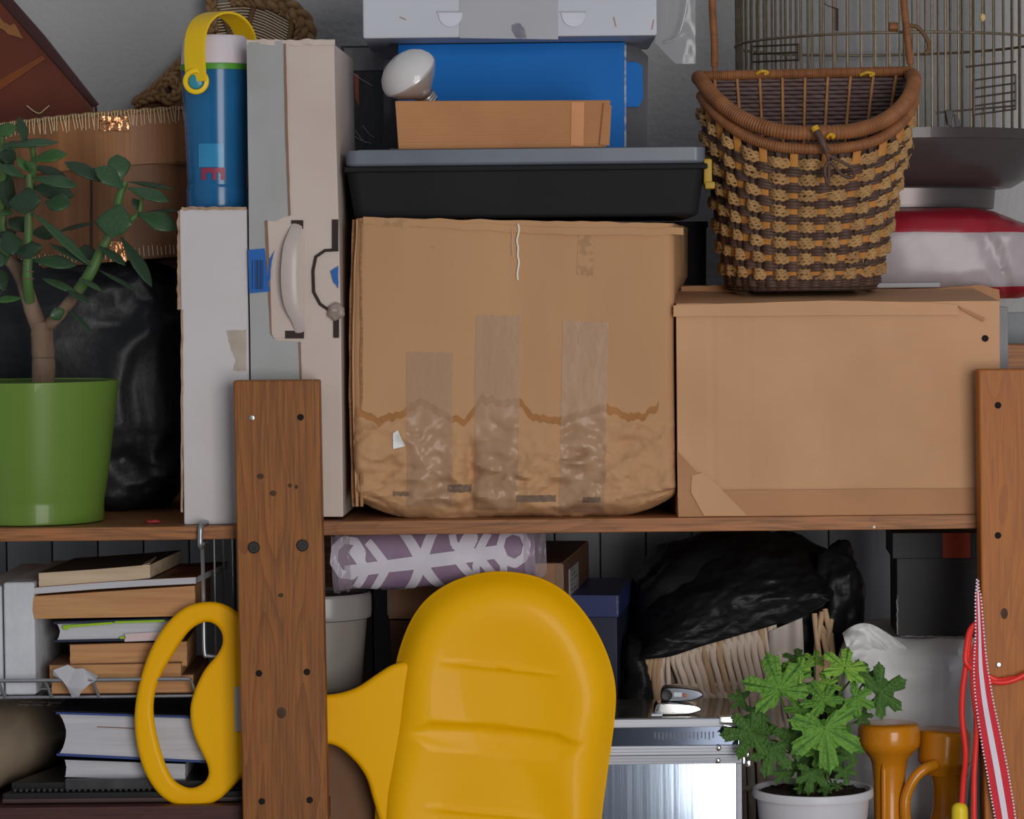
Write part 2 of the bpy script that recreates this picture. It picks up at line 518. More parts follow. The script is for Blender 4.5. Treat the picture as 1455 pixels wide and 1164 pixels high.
# big crumpled box: the front is a surface f(x, z) so that tape and torn paper follow it
BY, BD = .04, .272
bx0, bx1, bz0, bz1 = pdim(500, 318, 977, 733, BY)
bz0 = ZR
bt = thing('cardboard_box', 'big battered cardboard box with clear tape strips and crushed bottom edge', 'box', ((bx0 + bx1) / 2, BY + BD / 2, ZR))
def crease(x, z, pts, w_, h):
    best = 9
    p = Vector((x, z))
    for a, b in zip(pts, pts[1:]):
        d = b - a; t = max(0, min(1, (p - a).dot(d) / d.dot(d)))
        best = min(best, (p - a - d * t).length)
    return h * max(0, 1 - best / w_)
_rc = random.Random(11)
creases = []
for k in range(34):
    px = _rc.uniform(515, 950); py = _rc.uniform(600, 722)
    a_ = _rc.choice((-.25, .1, -.5, .35, .0, -.15)) + _rc.uniform(-.2, .2)
    L = _rc.uniform(35, 110)
    pts_ = [(px + L * (t - .5), py + L * (t - .5) * a_ + 5 * math.sin(t * 5 + k)) for t in (0, .33, .66, 1)]
    creases.append(([Vector((P(u_, v_, BY).x, P(u_, v_, BY).z)) for u_, v_ in pts_], _rc.uniform(.0035, .008), _rc.uniform(.0018, .0042) * _rc.choice((1, 1, -1))))
def bfront(x, z):
    v = (z - bz0) / (bz1 - bz0)
    cr_ = max(0, min(1, (.40 - v) / .25))
    q = Vector((x * 9, z * 14, 2.3))
    d = .0012 * nz(x * 6, z * 6, 1) + cr_ * (.0100 * (ridge(q, 4) - .75) + .0035 * nz(x * 40, z * 60) + .004 * (ridge(Vector((x * 16 + z * 12, z * 30 - x * 9, 7)), 3) - .7))
    if v < .36: d += sum(crease(x, z, *c_) for c_ in creases) * min(1, (.36 - v) / .05)
    # the deep dent left of the middle
    px = (x - P(672, 640, BY).x)
    dent = math.exp(-(px / .007) ** 2) * max(0, min(1, (.30 - v) / .06)) * max(0, min(1, v / .06))
    # bottom edge tucked under
    tuck = max(0, (.075 - v) / .075) ** 1.6 * .028
    return BY - d + dent * .008 + tuck
def boxouter(u, v):
    """u runs round the box, v up"""
    pass
nu, nv = 150, 150
V, Fc = [], []
rc = .012
per = []
def rrect(t):
    """rounded rectangle round the box, t in 0..4 (front, right, back, left)"""
    return t
front_n = 190
ring = []
wx = (bx1 - bx0)
for i in range(front_n + 1): ring.append((bx0 + rc + (wx - 2 * rc) * i / front_n, 0, 'f'))
for i in range(1, 7):
    a = -math.pi / 2 + math.pi / 2 * i / 7
    ring.append((bx1 - rc + rc * math.cos(a), rc + rc * math.sin(a), 's'))
for i in range(26): ring.append((bx1, rc + (BD - rc) * i / 25, 's'))
for i in range(1, 20): ring.append((bx1 - wx * i / 20, BD, 's'))
for i in range(26): ring.append((bx0, BD - (BD - rc) * i / 25, 's'))
for i in range(1, 7):
    a = math.pi + math.pi / 2 * i / 7
    ring.append((bx0 + rc + rc * math.cos(a), rc + rc * math.sin(a), 's'))
nr = len(ring)
def bpt(x, yo, v):
    # outline: slightly narrower at the bottom right, bulging at the left foot, sagging at the ends
    z = bz0 + (bz1 - bz0) * v
    t = (x - bx0) / wx
    xx = x - .013 * t * (1 - v) - .0135 * t ** 6 * v + .006 * (1 - t) * v - .004 * (1 - t) * math.sin(math.pi * min(1, (1 - v) * 1.2))
    sag = max(0, abs(t - .5) * 2 - .62) / .38
    zz = z + max(0, .10 - v) / .10 * sag ** 2 * .021
    zz += (.0095 * (1 - t) - .0015) * v + .0016 * nz(x * 45, 3) * v ** 8
    # the right side leans out above the parcel
    xx += .030 * t ** 12 * (yo / BD) * max(0, min(1, (v - .62) / .2))
    yy = BY + yo
    if yo < .03:
        yy += (bfront(x, z) - BY) * (1 - yo / .03)
    else:
        yy += .002 * nz(x * 9, z * 9, 5)
        xx += .0035 * nz(yy * 20, z * 20, 8) * (1 if v < .5 else .4)
    return Vector((xx, yy, zz))
for j in range(nv + 1):
    for x, yo, k in ring: V.append(bpt(x, yo, j / nv))
for j in range(nv):
    for i in range(nr):
        i2 = (i + 1) % nr
        Fc.append((j * nr + i, j * nr + i2, (j + 1) * nr + i2, (j + 1) * nr + i))
Fc.append(tuple(range(nr))[::-1]); Fc.append(tuple(nv * nr + i for i in range(nr)))
obj('body', (V, Fc), m_kraft, bt, smooth=40)
def bpix(px, py, lift):
    q = P(px, py, BY)
    v = max(.004, min(.998, (q.z - bz0) / (bz1 - bz0)))
    return bpt(q.x, 0, v) + Vector((0, -lift, 0))
def bsheet(x0, x1, top, bot, nx, nz_, lift):
    """a sheet on the box front between two pixel lines top(px), bot(px)"""
    return gridg(nx, nz_, lambda u, t: bpix(x0 + (x1 - x0) * u, top(x0 + (x1 - x0) * u) * (1 - t) + bot(x0 + (x1 - x0) * u) * t, lift))
for x0, x1, y0, y1 in ((580, 647, 505, 722), (679, 744, 452, 726), (805, 872, 458, 730)):
    g = bsheet(x0, x1, lambda p: y0 + 3 * nz(p * .2, x0), lambda p: y1, 26, 70, .0009)
    obj('tape_strip', solid((g[0], g[1]), (0, -.0002, 0)), m_tape, bt, label='clear glossy tape strip')
m_torn = mat('torn_paper_layer', (164, 126, 90), .75, (150, 112, 78), 12, bump=.25, bsc=70)
m_fibre = mat('torn_fibre', (142, 98, 58), .9, (128, 88, 52), 60)
tl = [(506, 585), (540, 598), (575, 588), (600, 570), (640, 592), (665, 600), (690, 565), (715, 572), (745, 570), (765, 592), (800, 596), (830, 588), (870, 575), (900, 588), (925, 590), (953, 572)]
def tear(p, k=0):
    for (a, ya), (b, yb) in zip(tl, tl[1:]):
        if a <= p <= b: break
    return ya + (yb - ya) * (p - a) / (b - a) + 5 * nz(p * .12, 4 + k) + 2.5 * nz(p * .5, 9 + k)
obj('torn_edge', bsheet(508, 951, lambda p: tear(p) - 2, lambda p: tear(p) + 7 + 7 * abs(nz(p * .06, 2)), 220, 4, .0004), m_fibre, bt, label='darker torn fibre along the ripped paper layer', smooth=60)
for x0, x1, y0, y1 in ((640, 675, 690, 700), (742, 800, 704, 713), (840, 866, 706, 714), (560, 584, 700, 706)):
    obj('ink_mark', bsheet(x0, x1, lambda p: y0 + 2 * nz(p * .3, 1), lambda p: y1 + 2 * nz(p * .3, 5), 14, 4, .0012), m_ink, bt, label='black ink line near the bottom edge')
m_smudge = mat('grime', (138, 106, 76), .85, (152, 118, 86), 120, lo=.45, hi=.55)
obj('grime', bsheet(822, 846, lambda p: 332 + 6 * nz(p * .3), lambda p: 392 + 6 * nz(p * .4, 3), 14, 20, .0005), m_smudge, bt, label='faint dark scuff')
obj('grime', bsheet(522, 600, lambda p: 316 + 3 * nz(p * .3), lambda p: 330 + 6 * nz(p * .4, 3), 24, 8, .0005), m_smudge, bt, label='faint dark scuff')
m_scrap = mat('scrap_white', (205, 205, 208), .5)
obj('paper_scrap', solid(gridg(8, 8, lambda u, t: bpix(560 + 18 * u * (.4 + .6 * t), 618 + 22 * t - 4 * u, .002)), (0, -.0002, 0)), m_scrap, bt, label='small torn white scrap')
# doubled flap layers folded down the left edge and the torn top lip
for k, (dx, yo) in enumerate(((0, .001), (-6, .006), (-11, .012))):
    pts = [P(514 + dx + 1.5 * nz(t * 9, k) - 5 * math.sin(t * 3.1) * (k > 0), 312 + 408 * t, BY - .002 + yo) for t in [i / 40 for i in range(41)]]
    g = gridg(41, 3, lambda u, t: pts[int(round(u * 40))] + Vector((-.0016 + .0032 * t, 0.002 * t, 0)))
    obj('flap_layer', solid(g, (0, .003, 0)), m_kraft_in if k != 1 else m_kraft, bt, label='frayed folded layer along the left edge')
g = gridg(60, 3, lambda u, t: P(516 + 455 * u, 308 + 16 * min(1, u * 1.6) + 2.5 * nz(u * 14, 2) + t * 10, BY - .0015 + .001 * nz(u * 5, t)))
obj('top_lip', solid(g, (0, .003, 0)), m_kraft, bt, label='ragged top lip')
g = gridg(20, 3, lambda u, t: P(735 + 3 * nz(u * 5) + 2.2 * t, 318 + 80 * u, BY - .0022))
obj('tape_sliver', solid(g, (0, -.0006, 0)), mat('tape_glare', (214, 204, 190), .12, coat=1), bt)  # pale colour paints a streak of glare on the tape
g = gridg(14, 3, lambda u, t: P(727 + 2 * nz(u * 5, 2) + 2 * t, 325 + 40 * u, BY - .0022))
obj('tape_sliver', solid(g, (0, -.0006, 0)), m_tape, bt)

# short white carton under the blue jug
wt = thing('carton', 'short white carton with frayed left edge standing under the blue drinks jug', 'box', (P(300, 700, .05).x, .15, ZL))
x0, x1, z0, z1 = pdim(258, 297, 354, 732, .05)
wc_top = z1
obj('body', boxg(x0, x1, .05, .20, ZL, z1, .0018), m_white_card, wt)
def strip(px, y0, y1, wpx, Y, amp, seed, n=40, thick=.0015):
    return solid(gridg(n, 3, lambda u, t: P(px + amp * nz(u * 12, seed) + wpx * t, y0 + (y1 - y0) * u, Y)), (0, thick, 0))
m_fray = mat('frayed_card', (150, 128, 108), .85, (118, 92, 70), 70)
obj('frayed_edge', strip(252, 300, 440, 6, .052, 2.5, 1), m_fray, wt, label='brown frayed cardboard edge')
obj('frayed_edge', strip(257, 440, 728, 3, .0485, 1.5, 2), m_fray, wt, label='brown frayed cardboard edge')
g = gridg(40, 3, lambda u, t: P(258 + 92 * u, 294 + 2 * nz(u * 9) + 4 * t, .0485))
obj('top_edge', solid(g, (0, .0015, 0)), m_fray, wt)
g = prism(ragged([(P(x, y, .05).x, P(x, y, .05).z) for x, y in ((322, 470), (350, 468), (350, 527), (332, 527), (335, 512), (328, 495))], .0012, 5, 3), .0494, .05)
obj('torn_patch', g, mat('torn_grey_card', (150, 141, 132), .9, (140, 130, 118), 60), wt, label='torn patch where a sticker came off')

# tall white carton with the carrying handle
TY = .043
tt = thing('carton', 'tall white carton with grey tape strip and plastic carrying handle behind left post', 'box', (P(415, 700, TY).x, .18, ZL))
x0, x1, z0, z1 = pdim(350, 62, 484, 735, TY)
piv = (x1, TY, 0)
yaw = about(piv, (-2.2, 'Z'))
def tp(px, py, lift=0):
    return yaw @ (P(px, py, TY) - Vector((0, lift, 0)))
V = []
# front outline follows the slightly leaning right edge
ol = [(350, 62), (475, 62), (478, 200), (482, 330), (485, 480), (488, 735), (358, 735)]
g = pprism(ol, TY, .22, .0018)
g = ([Vector((v.x, v.y, max(v.z, ZL))) for v in g[0]], g[1])
obj('body', tf(g, yaw), m_cream_card, tt)
def tsheet(pts, lift, thick, seed=0, amp=0):
    q = ragged(pts, amp, 7, seed) if amp else pts
    w_ = [P(x, y, TY) for x, y in q]
    return tf(prism([(a.x, a.z) for a in w_], TY - lift, TY - lift + thick), yaw)
obj('tape_strip', tsheet([(350, 60), (400, 58), (406, 70), (408, 190), (412, 305), (380, 318), (384, 470), (392, 484), (428, 486), (427, 545), (356, 545)], .0012, .001, 2, .9), m_greytape, tt, label='wide grey tape strip')
obj('seam', tsheet([(403, 62), (406, 62), (409, 188), (413, 306), (410, 307), (405, 190)], .0018, .0008, 1, .6), mat('seam_brown', (112, 90, 76), .9), tt, label='brown torn cardboard seam')
obj('seam', tsheet([(424, 486), (427, 486), (429, 545), (426, 545)], .0018, .0008, 1, .5), bpy.data.materials['seam_brown'], tt)
obj('handle_flap', tsheet([(378, 313), (383, 314), (412, 318), (432, 318), (432, 474), (420, 481), (388, 480), (383, 470)], .0016, .0012, 4, .6), m_cream_card, tt, label='cream cardboard flap behind the handle')
obj('seam', tsheet([(376, 314), (380, 313), (384, 400), (386, 474), (389, 481), (384, 474), (380, 400)], .0022, .001, 3, .4), bpy.data.materials['seam_brown'], tt)
m_slot = mat('slot_dark', (46, 38, 36), .9)
for a in ((414, 313, 431, 325), (405, 470, 432, 481), (472, 312, 481, 357), (474, 440, 482, 480)):
    obj('slot', tsheet([(a[0], a[1]), (a[2], a[1]), (a[2], a[3]), (a[0], a[3])], .0019, .0008), m_slot, tt, label='dark handle slot')
hp = [(423, 316, -.001), (420, 330, .006), (414, 355, .011), (412, 395, .013), (415, 430, .011), (424, 455, .006), (427, 478, -.001)]
pts = cat([tp(a, b, c) for a, b, c in hp], 8)
def hw(t):
    return .0050 + .0035 * math.sin(math.pi * t)
obj('carry_handle', tube(pts, hw, 12, flat=.22, nrm=(0, -1, 0)), mat('handle_plastic', (172, 161, 156), .3, (164, 153, 148), 20, trans=.2), tt, label='translucent white plastic carrying strap')
lp = [(tp(x, y).x, tp(x, y).z) for x, y in ((481, 355), (462, 356), (449, 365), (445, 385), (446, 415), (455, 432), (468, 441), (482, 442))]
g = tube([Vector((a, TY - .0015, b)) for a, b in [(p.x, p.y) for p in [Vector(q) for q in lp]]], .0016, 6)
obj('cutout_rim', g, m_slot, tt, label='dark rim of the side cutout')
m_blue = mat('blue_print', (26, 82, 148), .45, (20, 70, 130), 20)
obj('barcode_label', tsheet([(352, 355), (376, 353), (381, 400), (384, 414), (354, 417)], .0024, .0008, 5, .4), m_blue, tt, label='blue label with barcode')
m_bar = mat('bar_ink', (18, 34, 62), .6)
bars = [tsheet([(a, 370), (a + wd, 369), (a + wd, 411), (a, 411)], .0027, .0004) for a, wd in ((358, 1), (362, .8), (364.5, 2), (368, .8), (370, 1.6), (373, .8))]
obj('barcode', merge(*bars), m_bar, tt)
obj('blue_tear', tsheet([(470, 385), (481, 378), (481, 410), (474, 400)], .0024, .0008, 2, 1), m_blue, tt, label='torn blue scrap on the handle cutout')
obj('blue_tear', tsheet([(383, 368), (390, 356), (386, 372), (384, 398), (380, 400)], .003, .0008, 2, .6), m_blue, tt)
g = superell(tp(478, 443, .004), (.009, .004, .009), .9, 24, 16, lambda p, d: p + d * .002 * nz(p.x * 200, p.z * 200))
obj('plastic_wad', g, mat('wad_plastic', (140, 126, 118), .3, trans=.3), tt, label='crumpled clear plastic')
g = solid(gridg(50, 4, lambda u, t: yaw @ P(350 + 126 * u, 56 + 3 * nz(u * 8, 3) + 8 * t, TY - .0012 + .0016 * nz(u * 6, t))), (0, .0012, 0))
obj('top_flap', g, m_cream_card, tt, label='dented top edge')
# glossy dark side of the carton: printed picture under film
q = [yaw @ Vector((P(487, 400, TY).x, TY + t, 0)) for t in (.012, .285)]

# dark glossy framed thing behind it
x0, x1, z0, z1 = pdim(488, 66, 556, 735, .372)
fr = thing('picture_frame', 'glossy dark grey picture wrapped in clear film between white carton and blue box', 'picture', ((x0 + x1) / 2, .38, ZR))
obj('panel', boxg(x0, x1, .372, .388, ZR, z1, .0015), mat('dark_gloss', (64, 63, 65), .22, (44, 43, 45), 12, st=(3, 1, 1), bump=.15, bsc=25, bst=(3, 1, .6)), fr)
obj('top_band', pbox(489, 68, 556, 100, .3705, .0016, .0004), mat('pale_band', (112, 110, 111), .3, (96, 94, 96), 25, st=(4, 1, 1)), fr, label='paler band along the top')
obj('orange_mark', pprism([(503, 104), (510, 106), (510, 150), (505, 140)], .3708, .001), mat('orange_print', (140, 66, 40), .4), fr, label='orange printed mark')
for k, (a, b, c_, d) in enumerate(((492, 96, 530, 122), (498, 190, 528, 204), (505, 185, 520, 203), (515, 178, 532, 196))):
    obj('film_crease', ptube([(a, b, .3708), ((a + c_) / 2, (b + d) / 2 + 2, .3706), (c_, d, .3708)], .0005, 5), mat('film_crease', (150, 148, 148), .2) if k == 0 else bpy.data.materials['film_crease'], fr)

# kraft paper parcel
KY = .037
x0, x1, z0, z1 = pdim(962, 430, 1421, 733, KY)
kt = thing('parcel', 'large brown kraft paper parcel folded shut at its corners beside right post', 'parcel', ((x0 + x1) / 2, .17, ZR))
m_paper = mat('kraft_paper', (164, 126, 94), .7, (154, 116, 84), 7, bump=.3, bsc=11, bdist=.004, wave=('Z', 95, .06), spots=((150, 112, 80), 6, .66))
m_paper2 = mat('kraft_paper_dark', (148, 108, 76), .75, (138, 100, 70), 10, bump=.3, bsc=14, bdist=.004)
KD = .27
ktop = lambda x: z1 + .0012 * nz(x * 18)
def kface(u, t):
    x = x0 + (x1 - x0) * u; z = ZR + (ktop(x) - ZR) * t
    y = KY + .0016 * nz(x * 7, z * 7) + .0008 * nz(x * 30, z * 30)
    for ex, wd in ((1013, 3), (1065, 2)):
        y += .0010 * math.exp(-((x - P(ex, 580, KY).x) / (wd * S(KY))) ** 2)
    return Vector((x, y, z))
V, Fc = gridg(110, 70, kface)
n0 = len(V)
back = [Vector((v.x, KY + KD, v.z + (.019 if v.z > z1 - .02 else 0))) for v in V[-110:]] + [Vector((v.x, KY + KD, v.z)) for v in V[:110]]
V2 = V + back
for i in range(109):
    Fc.append((69 * 110 + i, 69 * 110 + i + 1, n0 + i + 1, n0 + i))
    Fc.append((i, n0 + 110 + i, n0 + 110 + i + 1, i + 1))
    Fc.append((n0 + i, n0 + i + 1, n0 + 110 + i + 1, n0 + 110 + i))
Fc.append(tuple(j * 110 for j in range(70)) + (n0, n0 + 110)); Fc.append(tuple(j * 110 + 109 for j in range(70)) + (n0 + 109, n0 + 219))
obj('wrapping', (V2, Fc), m_paper, kt, smooth=50)
def kstrip(pts, Y, th, mt, nm, lab=None, amp=0, bev=0):
    q = [P(x, y, Y) for x, y in pts]
    q = [(a.x, max(a.z, ZR + .0003)) for a in q]
    if amp: q = ragged(q, amp, 6, 3)
    obj(nm, prism(q, Y, Y + th, bev), mt, kt, label=lab)
kstrip([(968, 407), (1040, 405), (1240, 412), (1330, 410), (1395, 405), (1420, 412), (1421, 436), (968, 434)], KY + .176, .001, m_paper2, 'back_flap', 'darker paper flap standing up at the back', .0008)
kstrip([(963, 697), (1391, 694), (1421, 694), (1421, 736), (964, 736)], KY - .003, .0012, m_paper2, 'bottom_fold', 'folded paper band along the bottom', .0004)
kstrip([(957, 434), (1180, 427), (1320, 430), (1360, 433), (1362, 448), (1200, 448), (957, 450)], KY - .003, .0012, m_paper, 'top_fold', 'paper folded over the top edge', .0004)
kstrip([(962, 640), (995, 676), (983, 677), (982, 697), (963, 697)], KY - .0036, .0006, m_paper2, 'corner_fold', 'open corner fold at lower left')
kstrip([(983, 676), (998, 672), (1020, 690), (1062, 733), (1000, 733), (982, 700)], KY - .0048, .0008, m_paper, 'corner_fold', 'turned paper tongue at lower left', .0004)
kstrip([(1361, 434), (1400, 452), (1398, 457), (1366, 440)], KY - .0042, .0012, m_paper2, 'corner_fold', 'lifted paper edge at upper right')
c = P(1400, 481, KY - .0012)
obj('punched_hole', tf(lathe([(.0035, 0), (.003, .0012), (.0022, .0008), (1e-6, .0008)], (0, 0, 0), 16), Matrix.Translation(c) @ Matrix.Rotation(R(90), 4, 'X')), m_hole, kt)
o = obj('slab', pbox(1400, 436, 1433, 733, .075, .1, .001, zb=ZR), mat('slab_grey', (104, 104, 108), .5, (92, 92, 97), 40, st=(3, 1, .4)), loc=P(1415, 733, .1))
tag(o, 'narrow grey board edge standing right of the kraft parcel', 'board')

# ------------------------------------------------------------------ upper board, left: pot, plant, bag, bast box
m_green = mat('pot_green', (84, 109, 44), .3, (80, 104, 42), 5, coat=.15, spec=.3)
m_soil = mat('soil', (44, 32, 26), .95, (26, 19, 16), 60, bump=.8, bsc=120, bdist=.004)
GY = .118
s = S(GY)
gc = P(48, 745, GY)
gtop = P(48, 541, GY).z - ZL
pt = thing('plant_pot', 'glossy green plastic plant pot at the left end of the upper shelf', 'pot', (gc.x, GY, ZL))
prof = [(.055, .0), (98 * s, .0005), (100 * s, .002), (100 * s, 28 * s), (101 * s, 34 * s), (104 * s, 50 * s), (110 * s, 90 * s), (118 * s, 155 * s), (124 * s, gtop - .001), (123.4 * s, gtop), (121.6 * s, gtop), (121 * s, gtop - .001), (118 * s, gtop - .03), (.0001, gtop - .03)]
obj('pot_body', lathe(prof[:-2], (gc.x, GY, ZL), 72), m_green, pt, smooth=50)
g = gridg(40, 40, lambda u, t: Vector((gc.x, GY, ZL + gtop - .012)) + Vector(((u - .5), (t - .5), 0)) * 2 * .115 * s / S(0) * 118 * S(0) / .115 / max(1, math.hypot(u - .5, t - .5) * 2 + 1e-6) + Vector((0, 0, .003 * nz(u * 16, t * 16))))
obj('soil', g, m_soil, pt)
m_bark = mat('jade_bark', (112, 92, 78), .85, (84, 66, 54), 40, st=(1, 1, .35), bump=.7, bsc=90, bst=(1, 1, .3), bdist=.002)
m_stem = mat('jade_stem', (60, 92, 46), .5, (72, 84, 48), 25)
m_jade = mat('jade_leaf', (48, 74, 46), .42, (40, 62, 42), 10, coat=.15)
m_jade2 = mat('jade_leaf_young', (54, 88, 42), .4, (44, 74, 40), 10)
m_jade3 = mat('jade_leaf_dark', (40, 58, 40), .45, (34, 50, 36), 10)
jt = thing('jade_plant', 'jade plant with thick trunk and fleshy oval leaves growing in the green pot', 'plant', (gc.x, GY, ZL + gtop - .013))
def jb(pts, r0_, r1_, mt, nm):
    q = cat([P(*p) for p in pts], 8)
    return obj(nm, tube(q, lambda t: (r0_ + (r1_ - r0_) * t) * s * (1 + .07 * nz(t * 13, r0_)), 14), mt, jt, smooth=60)
jb([(61, 556, GY), (62, 520, GY), (60, 480, GY), (59, 458, GY)], 17, 15.5, m_bark, 'trunk')
jb([(58, 470, GY), (46, 440, GY), (38, 415, GY), (28, 390, GY + .01), (14, 370, GY + .02)], 13, 8.5, m_bark, 'branch')
jb([(62, 468, GY), (80, 452, GY - .01), (100, 428, GY - .015), (112, 412, GY - .015)], 9, 8, m_bark, 'branch')
jb([(112, 412, GY - .015), (128, 388, GY - .02), (142, 360, GY - .02), (155, 334, GY - .02), (163, 305, GY - .02), (172, 272, GY - .02), (178, 258, GY - .02)], 8.5, 5, m_stem, 'stem')
jb([(42, 428, GY - .005), (39, 395, GY - .02), (40, 350, GY - .02), (41, 300, GY - .02), (42, 262, GY - .02), (41, 248, GY - .02)], 8, 4.5, m_stem, 'stem')
jb([(14, 375, GY + .02), (6, 350, GY + .02), (4, 300, GY + .02), (5, 230, GY + .02), (2, 190, GY + .02)], 7, 4, m_stem, 'stem')
jb([(46, 262, GY + .01), (48, 228, GY + .02), (44, 200, GY + .02)], 5, 4, m_stem, 'stem')
jb([(166, 330, GY - .02), (184, 314, GY - .02), (198, 303, GY - .02)], 4.5, 4, m_stem, 'stem')
jb([(198, 303, GY - .02), (200, 290, GY - .02), (201, 282, GY - .02)], 3.5, 2.5, m_stem, 'stem')
for x, y, rr in ((62, 508, 16.5), (40, 396, 8.4), (40, 386, 8.2)):
    c = P(x, y, GY if y > 450 else GY - .02)
    obj('leaf_scar', tf(lathe([((rr - .5) * s, -.0007), (rr * s + .0006, 0), ((rr - .5) * s, .0007)], (0, 0, 0), 20), Matrix.Translation(c)), m_bark, jt)
def jadeleaf(nl=14, nw=12):
    """unit leaf: base at 0, tip at x = 1, half width 1 at the widest, thick and slightly cupped"""
    V, Fc = [], []
    for i in range(nl + 1):
        t = i / nl
        wd = (math.sin(math.pi * min(1, t ** .85) ** 1.0) ** .62) if 0 < t < 1 else 0
        wd = max(.16 * (1 - t), wd * (.42 + .58 * min(1, t * 1.7)))
        if t > .82: wd *= math.sqrt(max(0, 1 - ((t - .82) / .18) ** 2)) * .999 + .001
        for k in range(nw):
            a = 2 * math.pi * k / nw
            y = math.cos(a) * wd
            V.append(Vector((t, y, math.sin(a) * (.10 + .14 * math.sin(math.pi * t)) * max(.15, min(1, wd * 1.6)) + .16 * y * y - .1 * t * t)))
    for i in range(nl):
        for k in range(nw):
            k2 = (k + 1) % nw
            Fc.append((i * nw + k, i * nw + k2, (i + 1) * nw + k2, (i + 1) * nw + k))
    Fc.append(tuple(range(nw))[::-1]); Fc.append(tuple(nl * nw + k for k in range(nw)))
    return V, Fc
jme = [mesh('leaf', jadeleaf(), mm, 80) for mm in (m_jade, m_jade2, m_jade3)]
def jl(bx, by, tx, ty, wpx, face=.5, kind=0, Y=GY - .02, dy=0.0):
    """leaf from base pixel to tip pixel; face 1 = flat side to the room, 0 = edge on"""
    a = P(bx, by, Y); b = P(tx, ty, Y + dy)
    X = (b - a); L = X.length; X.normalize()
    front = Vector((0, -1, 0)); front = (front - X * front.dot(X)).normalized()
    side = X.cross(front)
    if side.z < 0: side = -side
    Z = (front * face + side * math.sqrt(max(0, 1 - face * face))).normalized()
    Yv = Z.cross(X)
    M = Matrix.Identity(4)
    hw_ = wpx * s * .6
    for i in range(3): M[i][0], M[i][1], M[i][2], M[i][3] = X[i] * L, Yv[i] * hw_, Z[i] * hw_, a[i]
    inst('leaf', jme[kind], M, jt)
o5 = lambda x, y: (x / 4.657, 150 + y / 4.657)
for bx, by, tx, ty, wd, fc, kd, y, dy in (
    (165, 475, -10, 395, 24, .5, 0, .10, -.01), (215, 475, 512, 530, 26, .6, 0, .095, -.01), (185, 545, 160, 715, 46, .92, 2, .085, -.012),
    (215, 360, 445, 315, 24, .7, 1, .12, 0), (170, 270, 128, 70, 15, .8, 2, .12, .01), (20, 268, 392, 238, 24, .45, 0, .11, 0), (-20, 195, 108, 135, 26, .7, 1, .1, 0),
    (160, 255, 10, 275, 22, .5, 0, .12, 0), (200, 400, 445, 465, 20, .5, 2, .14, .01), (215, 545, 495, 590, 36, .7, 2, .13, .01), (300, 640, 465, 650, 30, .8, 0, .11, -.01),
    (700, 510, 428, 368, 26, .62, 2, .095, 0), (815, 545, 632, 405, 30, .75, 0, .085, -.005), (800, 490, 775, 318, 30, .93, 0, .1, .01), (850, 505, 1158, 550, 17, .35, 2, .11, .01),
    (845, 545, 1118, 632, 26, .6, 0, .085, -.01), (790, 655, 735, 872, 50, .93, 0, .075, -.012), (930, 700, 880, 612, 14, .7, 2, .1, 0), (930, 715, 1190, 690, 14, .35, 2, .115, .01),
    (920, 715, 1170, 815, 30, .8, 0, .09, -.005), (215, 705, 610, 1065, 20, .55, 0, .085, -.012), (655, 930, 832, 1055, 18, .55, 2, .08, -.01), (640, 772, 380, 832, 14, .4, 2, .12, .01),
    (215, 1020, 505, 1055, 26, .65, 0, .1, 0), (205, 840, 60, 740, 30, .7, 2, .12, .01), (205, 845, 360, 850, 28, .6, 2, .13, .01), (800, 870, 1010, 1200, 24, .6, 2, .085, -.01),
    (600, 1065, 325, 908, 15, .5, 2, .08, 0), (500, 985, 650, 970, 30, .7, 2, .12, .01), (180, 440, 120, 340, 14, .7, 1, .1, 0), (195, 440, 205, 370, 16, .8, 1, .09, -.005),
    (150, 900, 0, 930, 40, .8, 2, .09, -.005), (200, 900, 190, 1010, 40, .9, 2, .095, -.01), (-20, 560, 110, 580, 50, .9, 2, .13, .01), (70, 420, 20, 340, 22, .6, 2, .13, .01),
    (0, 720, 90, 700, 20, .4, 1, .12, 0), (-30, 860, 110, 830, 24, .5, 2, .13, .01), (5, 205, 20, 120, 18, .8, 1, .11, 0), (-10, 320, 110, 350, 30, .7, 2, .13, 0), (60, 1010, -40, 1040, 30, .6, 0, .1, 0)):
    a, b = o5(bx, by), o5(tx, ty)
    jl(a[0], a[1], b[0], b[1], wd, fc, kd, y, dy)
o6 = lambda x, y: (x / 2.838, 360 + y / 2.838)
for bx, by, tx, ty, wd, fc, kd, y, dy in (
    (90, 180, -20, 192, 18, .5, 1, .09, -.01), (240, 270, 222, 222, 22, .9, 0, .09, -.005), (282, 232, 375, 328, 12, .5, 2, .09, -.005), (330, 170, 170, 98, 17, .5, 0, .09, 0),
    (320, 100, 412, 152, 12, .5, 0, .08, -.01), (395, 66, 556, 152, 10, .5, 2, .09, -.01), (270, 150, 362, 200, 14, .6, 2, .085, -.01), (20, 150, -30, 60, 30, .8, 2, .13, .01)):
    a, b = o6(bx, by), o6(tx, ty)
    jl(a[0], a[1], b[0], b[1], wd, fc, kd, y, dy)

